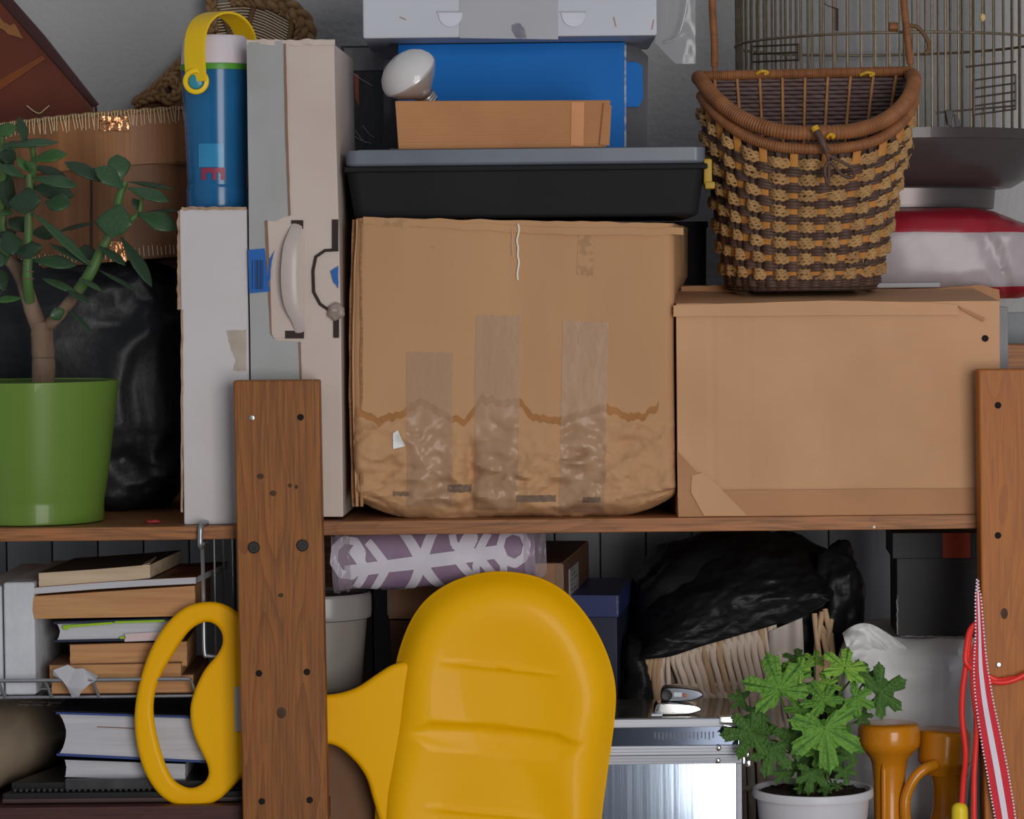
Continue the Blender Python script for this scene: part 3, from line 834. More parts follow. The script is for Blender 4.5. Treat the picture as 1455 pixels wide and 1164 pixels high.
# black refuse bag behind the pot
m_black = mat('black_plastic', (28, 29, 33), .42, (24, 25, 28), 12, bump=.4, bsc=24, bdist=.006, spec=.35)
def bagdisp(amp, fr, stx, seed, floor):
    def f(p, d):
        q = Vector((p.x * stx[0], p.y * stx[1], p.z * stx[2])) * fr + Vector((seed, seed * .7, 0))
        r_ = ridge(q, 4) - .6
        p = p + d.normalized() * amp * r_
        if p.z < floor: p.z = floor + .0004
        return p
    return f
bc = P(85, 560, .24)
bagz0, bagz1 = ZL, P(85, 372, .2).z
hz = (bagz1 - bagz0) / 2
g = superell((P(70, 560, .25).x, .325, ZL + hz), (P(258, 560, .25).x - P(70, 560, .25).x, .095, hz), .42, 110, 80, bagdisp(.012, 11, (1, 1, 1.5), 3, ZL))
o = obj('refuse_bag', g, m_black, loc=(P(70, 560, .25).x, .325, ZL), smooth=70)
tag(o, 'full black plastic refuse bag standing behind the green pot', 'bag')

# round bast box with stitched lid, tilted, on top of the bag
m_bast = mat('bast', (128, 86, 52), .5, (104, 68, 42), 10, st=(5, 5, .25), bump=.4, bsc=60, bst=(4, 4, .12), bdist=.0015)
m_bast2 = mat('bast_body', (108, 72, 46), .5, (88, 58, 38), 10, st=(5, 5, .25), bump=.4, bsc=60, bst=(4, 4, .12), bdist=.0015)
m_thread = mat('thread', (176, 156, 128), .8)
m_rope = mat('rope', (122, 96, 66), .85, (98, 74, 50), 60, bump=.5, bsc=150)
m_foil = mat('copper_foil', (190, 140, 100), .22, (140, 90, 60), 40, metal=.8, bump=.8, bsc=60, bdist=.004)
BYc = .385
bcx = P(150, 260, BYc - .17).x
br = .172
ztop = P(150, 163, BYc - br).z; zlid = P(150, 238, BYc - br).z; zbot = P(150, 372, BYc - br).z
tilt = about((bcx, BYc, ztop), (5.0, 'Y'))
tilt = about((bcx, BYc - br, ztop), (-4.2, 'Y'))
xt = thing('bast_box', 'round stitched bast box with overlapping lid resting behind the jade plant', 'box', (bcx, BYc, zbot))
def bobj(nm, g, mt, lab=None, kind=None, sm=40): return obj(nm, tf(g, tilt), mt, xt, lab, kind, sm)
ct = (bcx, BYc, 0)
bobj('box_body', lathe([(br - .006, zbot), (br - .005, zbot + .002), (br - .005, zlid + .01), (br - .01, zlid + .01)], ct, 90), m_bast2)
bobj('lid', lathe([(br - .004, zlid), (br, zlid + .0005), (br, ztop - .004), (br - .002, ztop)], ct, 90), m_bast, 'lid with a wide bast rim')
n_ = 260
rope = [Vector((bcx + (br - .002) * math.cos(2 * math.pi * k / n_), BYc + (br - .002) * math.sin(2 * math.pi * k / n_), ztop + .0012)) for k in range(n_)]
for ph in (0, math.pi):
    bobj('rim_cord', tube([p + Vector((0, 0, .0016 * math.sin(k * .8 + ph))) + (p - Vector((bcx, BYc, p.z))).normalized() * .0016 * math.cos(k * .8 + ph) for k, p in enumerate(rope)], .0019, 6, True), m_rope, 'twisted cord along the lid edge', sm=80)
st_ = []
for k in range(150):
    a = R(180 + 180 * (k + .3 * rnd.random()) / 150)
    a2 = a + R(rnd.uniform(-.8, .8))
    e = lambda a_, z, r_=br: Vector((bcx + r_ * math.cos(a_), BYc + r_ * math.sin(a_), z))
    st_.append(tube([e(a, ztop + .003), e(a, ztop + .001, br + .0013), e(a2, ztop - .012 - .004 * rnd.random(), br + .0008)], .0006, 4))
bobj('stitches', merge(*st_), m_thread, 'pale stitches through the lid edge', 'stuff', 80)
st_ = []
for k in range(110):
    a = R(180 + 180 * (k + .3 * rnd.random()) / 110)
    st_.append(tube([e(a, zbot + .003, br - .004), e(a, zbot + .012 + .003 * rnd.random(), br - .0042)], .0006, 4))
bobj('stitches', merge(*st_), m_thread, 'pale stitches along the bottom edge', 'stuff', 80)
def curved(px0, px1, py0, py1, r_, nx=14, ny=10, amp=.0008, seed=0):
    def f(u, t):
        p = P(px0 + (px1 - px0) * u, py0 + (py1 - py0) * t, BYc - br)
        dx = max(-.99, min(.99, (p.x - bcx) / r_))
        return Vector((p.x, BYc - r_ * math.sqrt(1 - dx * dx) - amp * abs(nz(u * 5 + seed, t * 5)), p.z))
    return gridg(nx, ny, f)
obj('foil_patch', curved(142, 183, 165, 186, br + .0016, 22, 14, .003), m_foil, xt, label='shiny crumpled copper tape patch')
obj('foil_patch', curved(155, 179, 343, 372, br - .0015, 16, 14, .003, 4), m_foil, xt, label='shiny crumpled copper tape patch')
obj('lid_lap', solid(curved(184, 272, 163, 232, br + .0006, 16, 4, 0), (0, .001, 0)), m_bast, xt, label='overlapping end of the lid rim')
obj('body_gap', curved(128, 131, 246, 365, br - .003, 3, 12, 0), m_slot, xt, label='dark gap where the bast ends meet')
# lid top disc
bobj('lid_top', lathe([(br - .003, ztop - .003), (br - .004, ztop - .001), (1e-6, ztop - .001)], ct, 60), m_bast2)

# woven straw fan-shaped mat with a braided edge, standing against the wall
SY = .563
wv = thing('straw_mat', 'brown woven straw mat with thick braided rope edge behind the blue jug', 'mat', (P(320, 400, SY).x, SY, ZR))
m_straw = mat('straw', (104, 80, 58), .85, (82, 62, 46), 30, st=(1, 1, 4), bump=.8, bsc=90, bst=(1, 1, 3), bdist=.003)
m_stake = mat('straw_stake', (96, 72, 46), .7, (78, 58, 38), 30)
q = [P(x, y, SY) for x, y in ((186, 156), (225, 128), (262, 92), (300, 36), (300, -60), (360, -20), (395, 4), (425, 22), (436, 50), (436, 120), (330, 160))]
bz = ZR
obj('backing', prism([(a.x, a.z) for a in q], SY + .006, SY + .010), mat('backing_grey', (112, 104, 96), .85, (98, 88, 78), 20, bump=.4, bsc=60), wv)
obj('support', prism([(P(a, 300, SY).x, z) for a, z in ((200, bz), (430, bz), (430, P(0, 110, SY).z), (200, P(0, 160, SY).z))], SY + .004, SY + .010), m_straw, wv)
obj('woven_panel', pprism([(186, 156), (225, 128), (262, 92), (300, 36), (302, -40), (312, 20), (318, 60), (330, 150)], SY + .001, .005), m_straw, wv, label='dense woven straw area')
def braid(pts, r, nm='braid', turns=1.0, lab=None):
    c_ = cat([P(*p) for p in pts], 16)
    L = sum((a - b).length for a, b in zip(c_, c_[1:]))
    k = turns * 2 * math.pi / (r * 5.5)
    gs = []
    for ph in (0, 2.094, 4.188):
        out = []; l = 0
        for i, p in enumerate(c_):
            if i: l += (p - c_[i - 1]).length
            t = (c_[min(i + 1, len(c_) - 1)] - c_[max(i - 1, 0)]).normalized()
            n_ = t.cross(Vector((0, 1, 0))).normalized()
            out.append(p + n_ * r * .75 * math.sin(l * k + ph) + Vector((0, -1, 0)) * r * .45 * math.sin(2 * (l * k + ph)))
        gs.append(tube(out, r * .55, 6))
    return obj(nm, merge(*gs), m_rope, wv, label=lab, smooth=80)
B = SY - .004
braid([(190, 148, B), (215, 130, B), (240, 106, B), (268, 78, B), (300, 40, B)], .0055)
braid([(192, 146, B - .006), (222, 136, B - .006), (240, 142, B - .006), (252, 130, B - .006), (246, 115, B - .006), (232, 120, B - .006), (228, 132, B - .006)], .0055, lab='braided rope rosette')
braid([(302, 45, B), (300, 10, B), (302, -40, B)], .006)
braid([(340, -20, B), (372, 0, B), (400, 4, B), (422, 18, B), (436, 36, B), (438, 60, B)], .0085)
braid([(330, 2, B), (368, 4, B), (392, 10, B), (412, 22, B), (426, 34, B), (422, 60, B)], .005)
for a in (((366, -5), (361, 10), (354, 34), (348, 60)), ((414, 28), (414, 42), (410, 60), (408, 75)), ((300, 10), (312, 18), (320, 30), (330, 60))):
    obj('stake', ptube([(x, y, SY - .001) for x, y in a], .0038, 8), m_stake, wv, smooth=80)
th = []
for k in range(14):
    y0 = 4 + k * 4.2
    th.append(ptube([(308, y0 + 2, SY - .002), (360, y0, SY - .002), (412, y0 + 24, SY - .002)], .0009, 4, 4))
obj('threads', merge(*th), m_thread, wv, label='pale taut threads', kind='stuff', smooth=80)

# dark red-brown lacquered board leaning at the far left
zl = ztop
q = [P(x, y, .34) for x, y in ((-110, -80), (-30, -55), (14, 0), (60, 52), (136, 150))]
pts = [(a.x, a.z) for a in q]
zb_ = P(60, 165, .34).z
rbm = mat('lacquered_wood', (88, 42, 26), .3, (62, 30, 24), 5, st=(1, 1, 1), bump=.08, bsc=30, spots=((112, 58, 26), 4, .58))
lb = thing('lacquered_board', 'dark red-brown lacquered board with sloping edge standing on the bast box', 'board', (P(20, 160, .34).x, .36, zb_))
lidz = lambda x: ztop + (x - bcx) * math.tan(R(4.2)) + .0012
obj('panel', prism(pts + [(pts[-1][0], lidz(pts[-1][0])), (pts[0][0], lidz(pts[0][0]))], .34, .356, .003), rbm, lb)
obj('edge_strip', pprism([(-30, -62), (16, -3), (62, 49), (140, 148), (132, 152), (54, 62), (6, 8), (-36, -50)], .334, .008, .001), mat('edge_lacquer', (52, 28, 28), .3), lb, label='darker rounded edge strip')
obj('lit_band', pprism([(-40, 150), (-10, 118), (60, 78), (64, 84), (0, 128), (-36, 158)], .3375, .003, .001), mat('lacquer_glow', (104, 54, 22), .3, (84, 42, 24), 20), lb, label='orange lit band painted as a raised strip across the board')  # orange light on the lacquer, put into the colour of a raised strip
obj('veneer_chip', pprism(ragged([(-6, 16), (4, 30), (14, 36), (20, 33), (33, 55), (12, 49), (4, 42), (-6, 38)], 1.5, 4, 2), .337, .003), mat('bare_veneer', (112, 74, 42), .8), lb, label='bare patch of torn veneer')
obj('string', ptube([(38, 150, .335), (48, 158, .335), (56, 161, .335), (64, 155, .335), (70, 150, .335)], .0007, 5), m_thread, lb)

# ------------------------------------------------------------------ blue jug with yellow handle
JY = .105
s = S(JY)
jc = P(309.5, 295, JY)
m_jug = mat('jug_blue', (28, 92, 138), .2, (24, 80, 124), 12, trans=.2, coat=.1)
m_jwhite = mat('jug_white', (178, 170, 176), .4, (168, 160, 166), 10)
m_jgreen = mat('jug_green', (70, 128, 40), .35)
m_yel = mat('yellow_plastic', (214, 166, 20), .4, (206, 158, 18), 10)
ju = thing('drinks_jug', 'translucent blue drinks jug with green rim and broad yellow handle', 'jug', (jc.x, JY, wc_top))
zz = lambda py: P(309.5, py, JY).z
cj = (jc.x, JY, 0)
r = lambda px: px * s * .93
zb_ = wc_top
obj('jug_body', lathe([(r(44), zb_), (r(46), zb_ + .001), (r(47), zz(290)), (r(47), zz(268)), (r(45), zz(264)), (r(45.5), zz(262)), (r(50.5), zz(140)), (r(51), zz(138)), (r(52), zz(105)), (r(53), zz(100))], cj, 64), m_jug, ju, smooth=40)
obj('green_ring', lathe([(r(51), zz(102)), (r(53.5), zz(101)), (r(54), zz(98)), (r(53.5), zz(93)), (r(51), zz(92))], cj, 64), m_jgreen, ju)
obj('cup_top', lathe([(r(51.5), zz(93)), (r(53), zz(92)), (r(51), zz(72)), (r(48), zz(56)), (r(44), zz(52)), (r(42), zz(54)), (1e-6, zz(60))], cj, 64), m_jwhite, ju, label='white inner cup at the top')
# lettering showing through the wall: a lower case m
def onjug(px, py, lift=.0012):
    p = P(px, py, JY); rr = (45.5 + (262 - py) / 122 * 5) * s * .93 + lift
    dx = max(-.98, min(.98, (p.x - jc.x) / rr))
    return Vector((p.x, JY - rr * math.sqrt(1 - dx * dx), p.z))
m_red = mat('red_print', (120, 44, 66), .4)
def jpatch(a, b, c_, d, n=8): return gridg(n, n, lambda u, t: onjug(a + (c_ - a) * u, b + (d - b) * t))
obj('letter', merge(jpatch(290, 240, 324, 247), jpatch(290, 246, 297, 257), jpatch(306, 246, 312, 257), jpatch(318, 246, 324, 257)), m_red, ju, label='red lettering')
obj('label_panel', gridg(10, 10, lambda u, t: onjug(286 + 36 * u, 206 + 33 * t, .0008)), mat('label_cyan', (46, 118, 156), .2, (32, 98, 142), 14), ju, label='pale blue printed panel')
# handle: band from the pivot at the front over the top and down at the back
dax = Vector((.50, .866, 0))
pts = []
for i in range(61):
    t_ = math.pi * i / 60
    pts.append(Vector((jc.x + .0065, JY, zz(119))) - dax * math.cos(t_) * (.047 + .019 * abs(math.sin(t_)) ** 1.2) + Vector((0, 0, .0745 * math.sin(t_) ** .8)))
cen = Vector((jc.x + .004, JY, zz(95)))
V, Fc = [], []
wdir = Vector((.866, -.50, 0))
n_ = len(pts)
for i, p in enumerate(pts):
    t = (pts[min(i + 1, n_ - 1)] - pts[max(i - 1, 0)]).normalized()
    wd = (wdir - t * wdir.dot(t)).normalized()
    nn = t.cross(wd)
    hw_ = .0128
    for a, b in ((-1, -.7), (-.85, -1), (.85, -1), (1, -.7), (1, .7), (.85, 1), (-.85, 1), (-1, .7)):
        V.append(p + wd * hw_ * a + nn * .0017 * b)
for i in range(n_ - 1):
    for k in range(8):
        Fc.append((i * 8 + k, i * 8 + (k + 1) % 8, (i + 1) * 8 + (k + 1) % 8, (i + 1) * 8 + k))
Fc.append(tuple(range(8))); Fc.append(tuple((n_ - 1) * 8 + k for k in range(8)))
obj('handle', (V, Fc), m_yel, ju, smooth=50)
pc = pts[0] + Vector((0, -.002, 0))
g = lathe([(.0088, -.0028), (.0128, -.0028), (.0138, -.0014), (.0138, .0014), (.0126, .0028), (.0092, .0028), (.0084, .0014), (.0084, -.0014), (.0088, -.0028)], (0, 0, 0), 36)
g = (g[0], [f for f in g[1] if len(f) < 10])
obj('pivot_ring', tf(g, Matrix.Translation(pc) @ Matrix.Rotation(R(90), 4, 'X')), m_yel, ju, smooth=50)
obj('pivot_pin', tf(lathe([(.0078, 0), (.0078, .003), (.006, .0042), (1e-6, .0045)], (0, 0, 0), 24), Matrix.Translation(pc + Vector((0, .004, 0))) @ Matrix.Rotation(R(90), 4, 'X')), mat('pin_teal', (44, 120, 140), .3), ju)

# ------------------------------------------------------------------ black bins, middle of the upper board
m_bin = mat('bin_black', (28, 28, 30), .55, (25, 25, 27), 12, spec=.1, bump=.15, bsc=160, bdist=.0006)
m_lid = mat('lid_translucent', (92, 98, 108), .3, (84, 90, 100), 14, trans=.15)
m_latch = mat('latch_yellow', (150, 118, 30), .45)
ztopbox = P(740, 318, BY).z
def taper_box(x0, x1, y0, y1, z0, z1, ins, bev=.006):
    bm = bmesh.new()
    bmesh.ops.create_cube(bm, size=1)
    for v in bm.verts:
        k = ins if v.co.z < 0 else 0
        sx = (x1 - x0) / 2 - k; sy = (y1 - y0) / 2 - k
        v.co = Vector(((x0 + x1) / 2 + math.copysign(sx, v.co.x), (y0 + y1) / 2 + math.copysign(sy, v.co.y), z1 if v.co.z > 0 else z0))
    ed = [e for e in bm.edges if abs(e.verts[0].co.z - e.verts[1].co.z) > .01]
    bmesh.ops.bevel(bm, geom=ed, offset=bev * 2, segments=5, affect='EDGES', profile=.5)
    ed = [e for e in bm.edges if e.verts[0].co.z < z0 + .001 and e.verts[1].co.z < z0 + .001]
    bmesh.ops.bevel(bm, geom=ed, offset=bev * .7, segments=3, affect='EDGES', profile=.5)
    return from_bm(bm)
BNY = .058
x0, x1, z0, z1 = pdim(488, 212, 1008, 320, BNY)
x0 += .003
zr_ = P(748, 236, BNY).z
zbn = ztopbox + .0068
bn = thing('storage_bin', 'black plastic storage bin with translucent lid on top of the big battered cardboard box', 'bin', ((x0 + x1) / 2, BNY + .14, zbn))
obj('bin_body', taper_box(x0, x1 - .004, BNY, BNY + .285, zbn, zr_, .008), m_bin, bn)
obj('rim', boxg(x0 - .0015, x1 - .002, BNY - .003, BNY + .288, zr_ - .005, zr_ + .001, .002), m_bin, bn)
obj('lid', taper_box(x0 + .000, x1 - .004, BNY - .001, BNY + .286, zr_ + .001, z1, -.0, .006), m_lid, bn, label='translucent grey lid')
obj('lid_panel', boxg(x0 + .012, x1 - .014, BNY + .014, BNY + .27, z1 - .001, z1 + .0015, .001), m_lid, bn)
obj('latch', merge(boxg(x1 - .006, x1 + .003, BNY + .004, BNY + .03, zr_ - .022, zr_ + .006, .002), boxg(x1 - .005, x1 + .006, BNY + .002, BNY + .02, zr_ - .026, zr_ - .018, .002)), m_latch, bn, label='yellow clip on the right end')
# a second bin behind the cardboard box, only its ends show
x0b, x1b = P(493, 500, .325).x, P(1006, 500, .325).x
b2 = thing('storage_bin', 'black storage bin standing behind the big cardboard box', 'bin', ((x0b + x1b) / 2, .34, ZR))
obj('bin_body', taper_box(x0b, x1b, .322, .362, ZR, zbn - .002, .004), m_bin, b2)
obj('rim', boxg(x0b - .001, x1b + .001, .321, .363, zbn - .008, zbn - .001, .001), m_bin, b2)

zlid_ = z1 + .0015
# ribbed kraft tray on the lid
m_rib = mat('ribbed_card', (152, 108, 72), .75, (140, 96, 62), 9, wave=('Z', 92, .6), bump=.3, bsc=90, bdist=.0018)
m_rib_edge = mat('card_edge_dark', (122, 80, 52), .8)
RY = .075
x0, x1, z0, z1 = pdim(562, 142, 866, 208, RY)
rt = thing('carton', 'flat ribbed brown cardboard carton with a vertical paper band, lying on the black bin lid', 'box', ((x0 + x1) / 2, RY + .05, zlid_))
q = [(x0, z1), (x1 + .001, z1 - .0015), (x1 - .004, zlid_), (x0 + .003, zlid_)]
obj('body', prism(q, RY, RY + .1, .0012), m_rib, rt)
obj('paper_band', pprism([(812, 145), (830, 145), (829, 208), (811, 207)], RY - .001, .0012), mat('paper_band', (176, 122, 84), .6, (166, 112, 76), 20), rt, label='smooth paler paper band')
obj('end_flap', pprism([(858, 146), (869, 150), (866, 207), (852, 206)], RY - .0015, .0014, .0003), m_rib, rt)
obj('end_seam', pprism([(857, 146), (858.5, 146), (852.5, 206), (851, 206)], RY - .0017, .001), m_rib_edge, rt, label='dark seam of the end flap')
ztray = z1
# reflector lamp bulb on the tray
m_bulb = mat('bulb_frost', (176, 174, 174), .3, (168, 166, 167), 14, coat=.3)
m_bulb2 = mat('bulb_silver', (176, 168, 168), .22, metal=.55)
LY = RY + .042
lc = P(583, 109, LY)
lb_ = thing('reflector_bulb', 'frosted silver reflector lamp bulb lying on the brown ribbed carton', 'light bulb', (lc.x, LY, ztray))
k = S(LY)
ax = Vector((.56, .42, -.72)).normalized()     # from the face to the cap
Mb = Matrix.Translation(lc - ax * 14 * k) @ ax.to_track_quat('Z', 'Y').to_matrix().to_4x4()
L = lambda pr: tf(lathe([(a * k, b * k) for a, b in pr], (0, 0, 0), 56), Mb)
obj('face', L([(1e-6, -20), (15, -18.5), (28, -13), (37, -5), (42, 4), (43, 10)]), m_bulb, lb_, label='frosted domed face', smooth=70)
obj('reflector', L([(43, 10), (43.4, 12), (43, 14), (38, 22), (30, 31), (22, 38), (17, 42), (14.5, 48)]), m_bulb2, lb_, label='silvered reflector cone', smooth=70)
obj('cap', L([(14.5, 48), (14, 50), (15, 52), (13.8, 54), (15, 56), (13.8, 58), (14.8, 60), (13, 63), (6, 67), (5, 70), (1e-6, 71)]), m_steel, lb_, label='screw cap')

# blue box behind
m_bblue = mat('box_blue', (0, 92, 164), .5, (0, 86, 156), 8, spec=.2)
m_bgrey = mat('flap_grey', (66, 66, 72), .55, (58, 58, 63), 14)
QY = .235
x0, x1, z0, z1 = pdim(566, 62, 889, 211, QY)
bb = thing('box', 'bright blue printed box with open end flaps under the white container', 'box', ((x0 + x1) / 2, QY + .05, zlid_))
obj('body', boxg(x0, x1, QY, QY + .1, zlid_, z1, .001), m_bblue, bb)
obj('worn_edge', pprism([(887, 64), (890, 64), (890, 211), (887, 211)], QY - .0006, .0008), mat('worn_white', (150, 152, 158), .8, (40, 84, 140), 120), bb, label='white worn edge')
g = pprism([(889, 62), (908, 68), (921, 80), (919, 210), (889, 211)], QY + .012, .0015)
obj('side_flap', g, m_bgrey, bb, label='dark grey end flap')
obj('tab', pprism([(887, 88), (905, 88), (913, 94), (914, 140), (908, 152), (887, 152)], QY + .008, .0015, .0003), m_bblue, bb, label='rounded blue tuck tab')
V = [P(566, 62, QY), P(566, 82, QY), P(545, 84, QY - .05), P(533, 80, QY - .05), P(560, 58, QY)]
obj('open_flap', solid((V, [(0, 1, 2, 3, 4)]), (0, .0015, .0)), mat('flap_dark', (44, 42, 46), .6), bb, label='dark flap folded out at the left')
obj('side_flap', pprism([(545, 84), (566, 80), (566, 211), (545, 211)], QY + .02, .0015), m_bgrey, bb, label='dark grey end flap')
zblue = z1
# white container with a clear cover
m_wc = mat('container_white', (160, 163, 172), .45, (152, 155, 164), 6, bump=.08, bsc=30)
m_wc2 = mat('container_grey', (140, 141, 148), .35, (134, 135, 142), 8)
WY = .165
wz = zblue + .001
x0, x1 = P(515, 20, WY).x, P(934, 20, WY).x
zt = P(727, -75, WY).z
wc = thing('container', 'white carton in a clear plastic cover lying on top of the blue box', 'box', ((x0 + x1) / 2, WY + .1, wz))
obj('body', boxg(x0, x1, WY, WY + .20, wz, zt, .003), m_wc, wc)
zf0 = P(727, 57, WY).z
obj('front_panel', pprism([(653, -70), (793, -70), (793, 56), (653, 54)], WY - .0008, .001), m_wc2, wc, label='greyer central front panel')
m_tab = mat('tab_pale', (170, 173, 184), .4)
for a in (640, 815):
    obj('tab', pprism([(a - 19, 18)] + [(a + 17 * math.cos(R(t)), 20 + 18 * math.sin(R(t))) for t in range(180, -1, -20)][::-1][::-1] + [(a + 17, 18)], WY - .0016, .001), m_tab, wc, label='rounded tuck tab')
    obj('tab_seam', pprism([(a - 19, 16), (a + 18, 16), (a + 18, 18), (a - 19, 18)], WY - .002, .0012), m_wc2, wc)
blot = ragged([(728, 35), (738, 33), (745, 40), (748, 54), (735, 54), (728, 44)], 1.6, 4, 1)
obj('ink_blot', pprism(blot, WY - .0019, .0006), mat('blot_ink', (92, 92, 104), .8, (110, 110, 122), 90), wc, label='dark grey ink smudge')
m_rust = mat('rust_scratch', (150, 122, 108), .8)
for a in ((872, 24, 875, 38), (929, 28, 926, 42), (568, 24, 577, 28)):
    obj('scratch', ptube([(a[0], a[1], WY - .0004), (a[2], a[3], WY - .0004)], .0007, 5), m_rust, wc)
m_film = clear('clear_cover', (140, 140, 144), .48, .16)
xf = P(992, 90, WY + .02).x
g = gridg(24, 30, lambda u, t: Vector((x1 - .002 + (xf - x1) * u, WY + .01 + .02 * u + .006 * math.sin(u * 3) + .002 * nz(u * 4, t * 6), zt + (P(960, 88 if u > .5 else 60 + 56 * u, WY).z - zt) * t)))
obj('clear_cover', solid(g, (0, .0006, 0)), m_film, wc, label='clear plastic cover sticking out to the right')
obj('cover_rim', ptube([(942, -70, WY + .01), (972, -40, WY + .012), (976, 0, WY + .014), (968, 40, WY + .014), (958, 56, WY + .012), (944, 60, WY + .01)], .0012, 6), m_film, wc)

# ------------------------------------------------------------------ upper board, right: woven basket
m_rim = mat('rattan_wrap', (122, 78, 46), .5, (98, 60, 36), 45, bump=.3, bsc=150)
m_dark_w = mat('weave_dark', (74, 54, 46), .55, (58, 42, 36), 40, st=(1, 1, 4), bump=.4, bsc=120)
m_in_w = mat('weave_inside', (86, 70, 68), .7, (70, 56, 54), 50, st=(1, 1, 4), bump=.4, bsc=120)
m_grass = mat('seagrass', (150, 118, 78), .8, (122, 92, 58), 70, bump=.5, bsc=200)
m_stake_in = mat('rattan_pale', (138, 98, 62), .55, (116, 78, 48), 45)
m_stk = mat('stake_orange', (158, 106, 48), .55, (140, 90, 40), 40)
KYb = .205                                  # flat back of the basket
kb = thing('woven_basket', 'half-round woven wicker basket with wrapped rim and tall handle on the kraft parcel', 'basket', (P(1155, 415, .13).x, .13, P(1155, 415, .06).z))
sb = S(.10)
Xc = lambda py: P(1155 - (py - 250) * .012, py, .10).x
Zp = lambda px, py, Y=.06: P(px, py, Y).z
def rimz(a, up=0.0):
    """height of the slanting rim at angle a (0 = right end, pi/2 = front)"""
    d = math.sin(a)
    return P(1155, 112, KYb).z * (1 - d ** 1.4) + P(1155, 192, .058).z * d ** 1.4 + up
zbk = P(1155, 413, .075).z
def bk(a, v, out=0.0):
    """basket wall: a = 0..pi round the front, v = 0 bottom .. 1 rim"""
    rx = (103 + (151 - 103) * v ** .9) * sb + out
    ry = (.098 + .045 * v) + out
    x = P(1152 + 3 * v, 250, .10).x + .004 * (v - .5) + rx * math.copysign(abs(math.cos(a)) ** .75, math.cos(a))
    y = KYb - ry * abs(math.sin(a)) ** .8
    ztop_ = rimz(a, -.016)
    return Vector((x, y, zbk + (ztop_ - zbk) * v))
NA = 260
_tab = [bk(math.pi * i / 400, .55) for i in range(401)]
_cum = [0]
for p_, q_ in zip(_tab, _tab[1:]): _cum.append(_cum[-1] + (q_ - p_).length)
def arc(u):
    """fraction of the way round the front (0 = left end) -> angle"""
    t = (1 - u) * _cum[-1]
    for i in range(400):
        if _cum[i + 1] >= t: return math.pi * (i + (t - _cum[i]) / max(1e-9, _cum[i + 1] - _cum[i])) / 400
    return math.pi
g1 = gridg(90, 40, lambda u, t: bk(math.pi * (1 - u), t, -.004))
g2 = gridg(90, 40, lambda u, t: bk(math.pi * (1 - u), t, -.0065))
obj('inner_wall', merge(g1, (g2[0], [f[::-1] for f in g2[1]])), m_dark_w, kb, smooth=60)
# back panel
bl = lambda v: (bk(math.pi, v).x, bk(0, v).x)
g = gridg(30, 30, lambda u, t: Vector((bl(t)[0] + (bl(t)[1] - bl(t)[0]) * u, KYb, zbk + (P(1155, 104, KYb).z - zbk) * t)))
obj('back_panel', solid(g, (0, .003, 0)), m_in_w, kb)
rows = []
zt_ = P(1155, 106, KYb).z
for k in range(30):
    z = zt_ - .0012 - k * .0046
    v = (z - zbk) / (zt_ - zbk)
    a, b = bl(v)
    rows.append(tube([Vector((a + .004 + (b - a - .008) * i / 60, KYb - .002 - .0012 * math.sin(i * 1.26 + k * math.pi), z)) for i in range(61)], .0023, 6))
obj('back_weave', merge(*rows), m_in_w, kb, label='dark purplish horizontal weave of the back', kind='stuff', smooth=80)
for k in range(9):
    u = .06 + .88 * k / 8
    pts = []
    for i in range(30):
        v = 1 - i / 29 * .75
        a, b = bl(v)
        pts.append(Vector((a + (b - a) * u, KYb - .0048 - .0009 * math.sin(i * 2.1), zbk + (zt_ - zbk) * v)))
    obj('stake', tube(pts, .0019, 6), m_stake_in, kb, smooth=80)
obj('base', lathe([(1e-6, 0), (1, 0), (1, .004), (1e-6, .004)], (0, 0, 0), 40, 180, 360) if False else boxg(bk(math.pi, 0).x + .02, bk(0, 0).x - .02, KYb - .08, KYb, zbk - .001, zbk + .003, .001), m_dark_w, kb)
# front: vertical stakes, dark bands and seagrass rows in and out
NS = 26
def stake_a(i): return arc((i + .5) / NS)
smesh = {}
for i in range(NS):
    a = stake_a(i)
    orange = i % 2 == 1
    for off in (0,):
        pts = [bk(a + off, t / 24, .0022) for t in range(1, 25)]
        nrm = (pts[5] - Vector((pts[5].x * .6 + .12, KYb, pts[5].z)))
        obj('stake', tube(pts, .0042 if orange else .0026, 6, flat=.3, nrm=(pts[5] - Vector((Xc(250), KYb + .05, pts[5].z)))), m_stk if orange else m_dark_w, kb, smooth=60)
def row(v, amp, out, r_, ph, thick=1.0, n=NA, jit=0.0, seed=0, squeeze=0):
    pts = []
    for i in range(n + 1):
        u = i / n
        a = arc(u)
        c_ = math.cos(2 * math.pi * (u * NS / 2 - .25) + ph)
        c_ = c_ * .8 + .2 if ph == 0 else c_
        pts.append(bk(a, v + jit * nz(u * 14, seed) + squeeze * c_, out + amp * c_))
    return pts
rows_py = [222, 249, 276, 303, 330, 357, 384]
vrow = [.90 - .112 * k for k in range(8)]
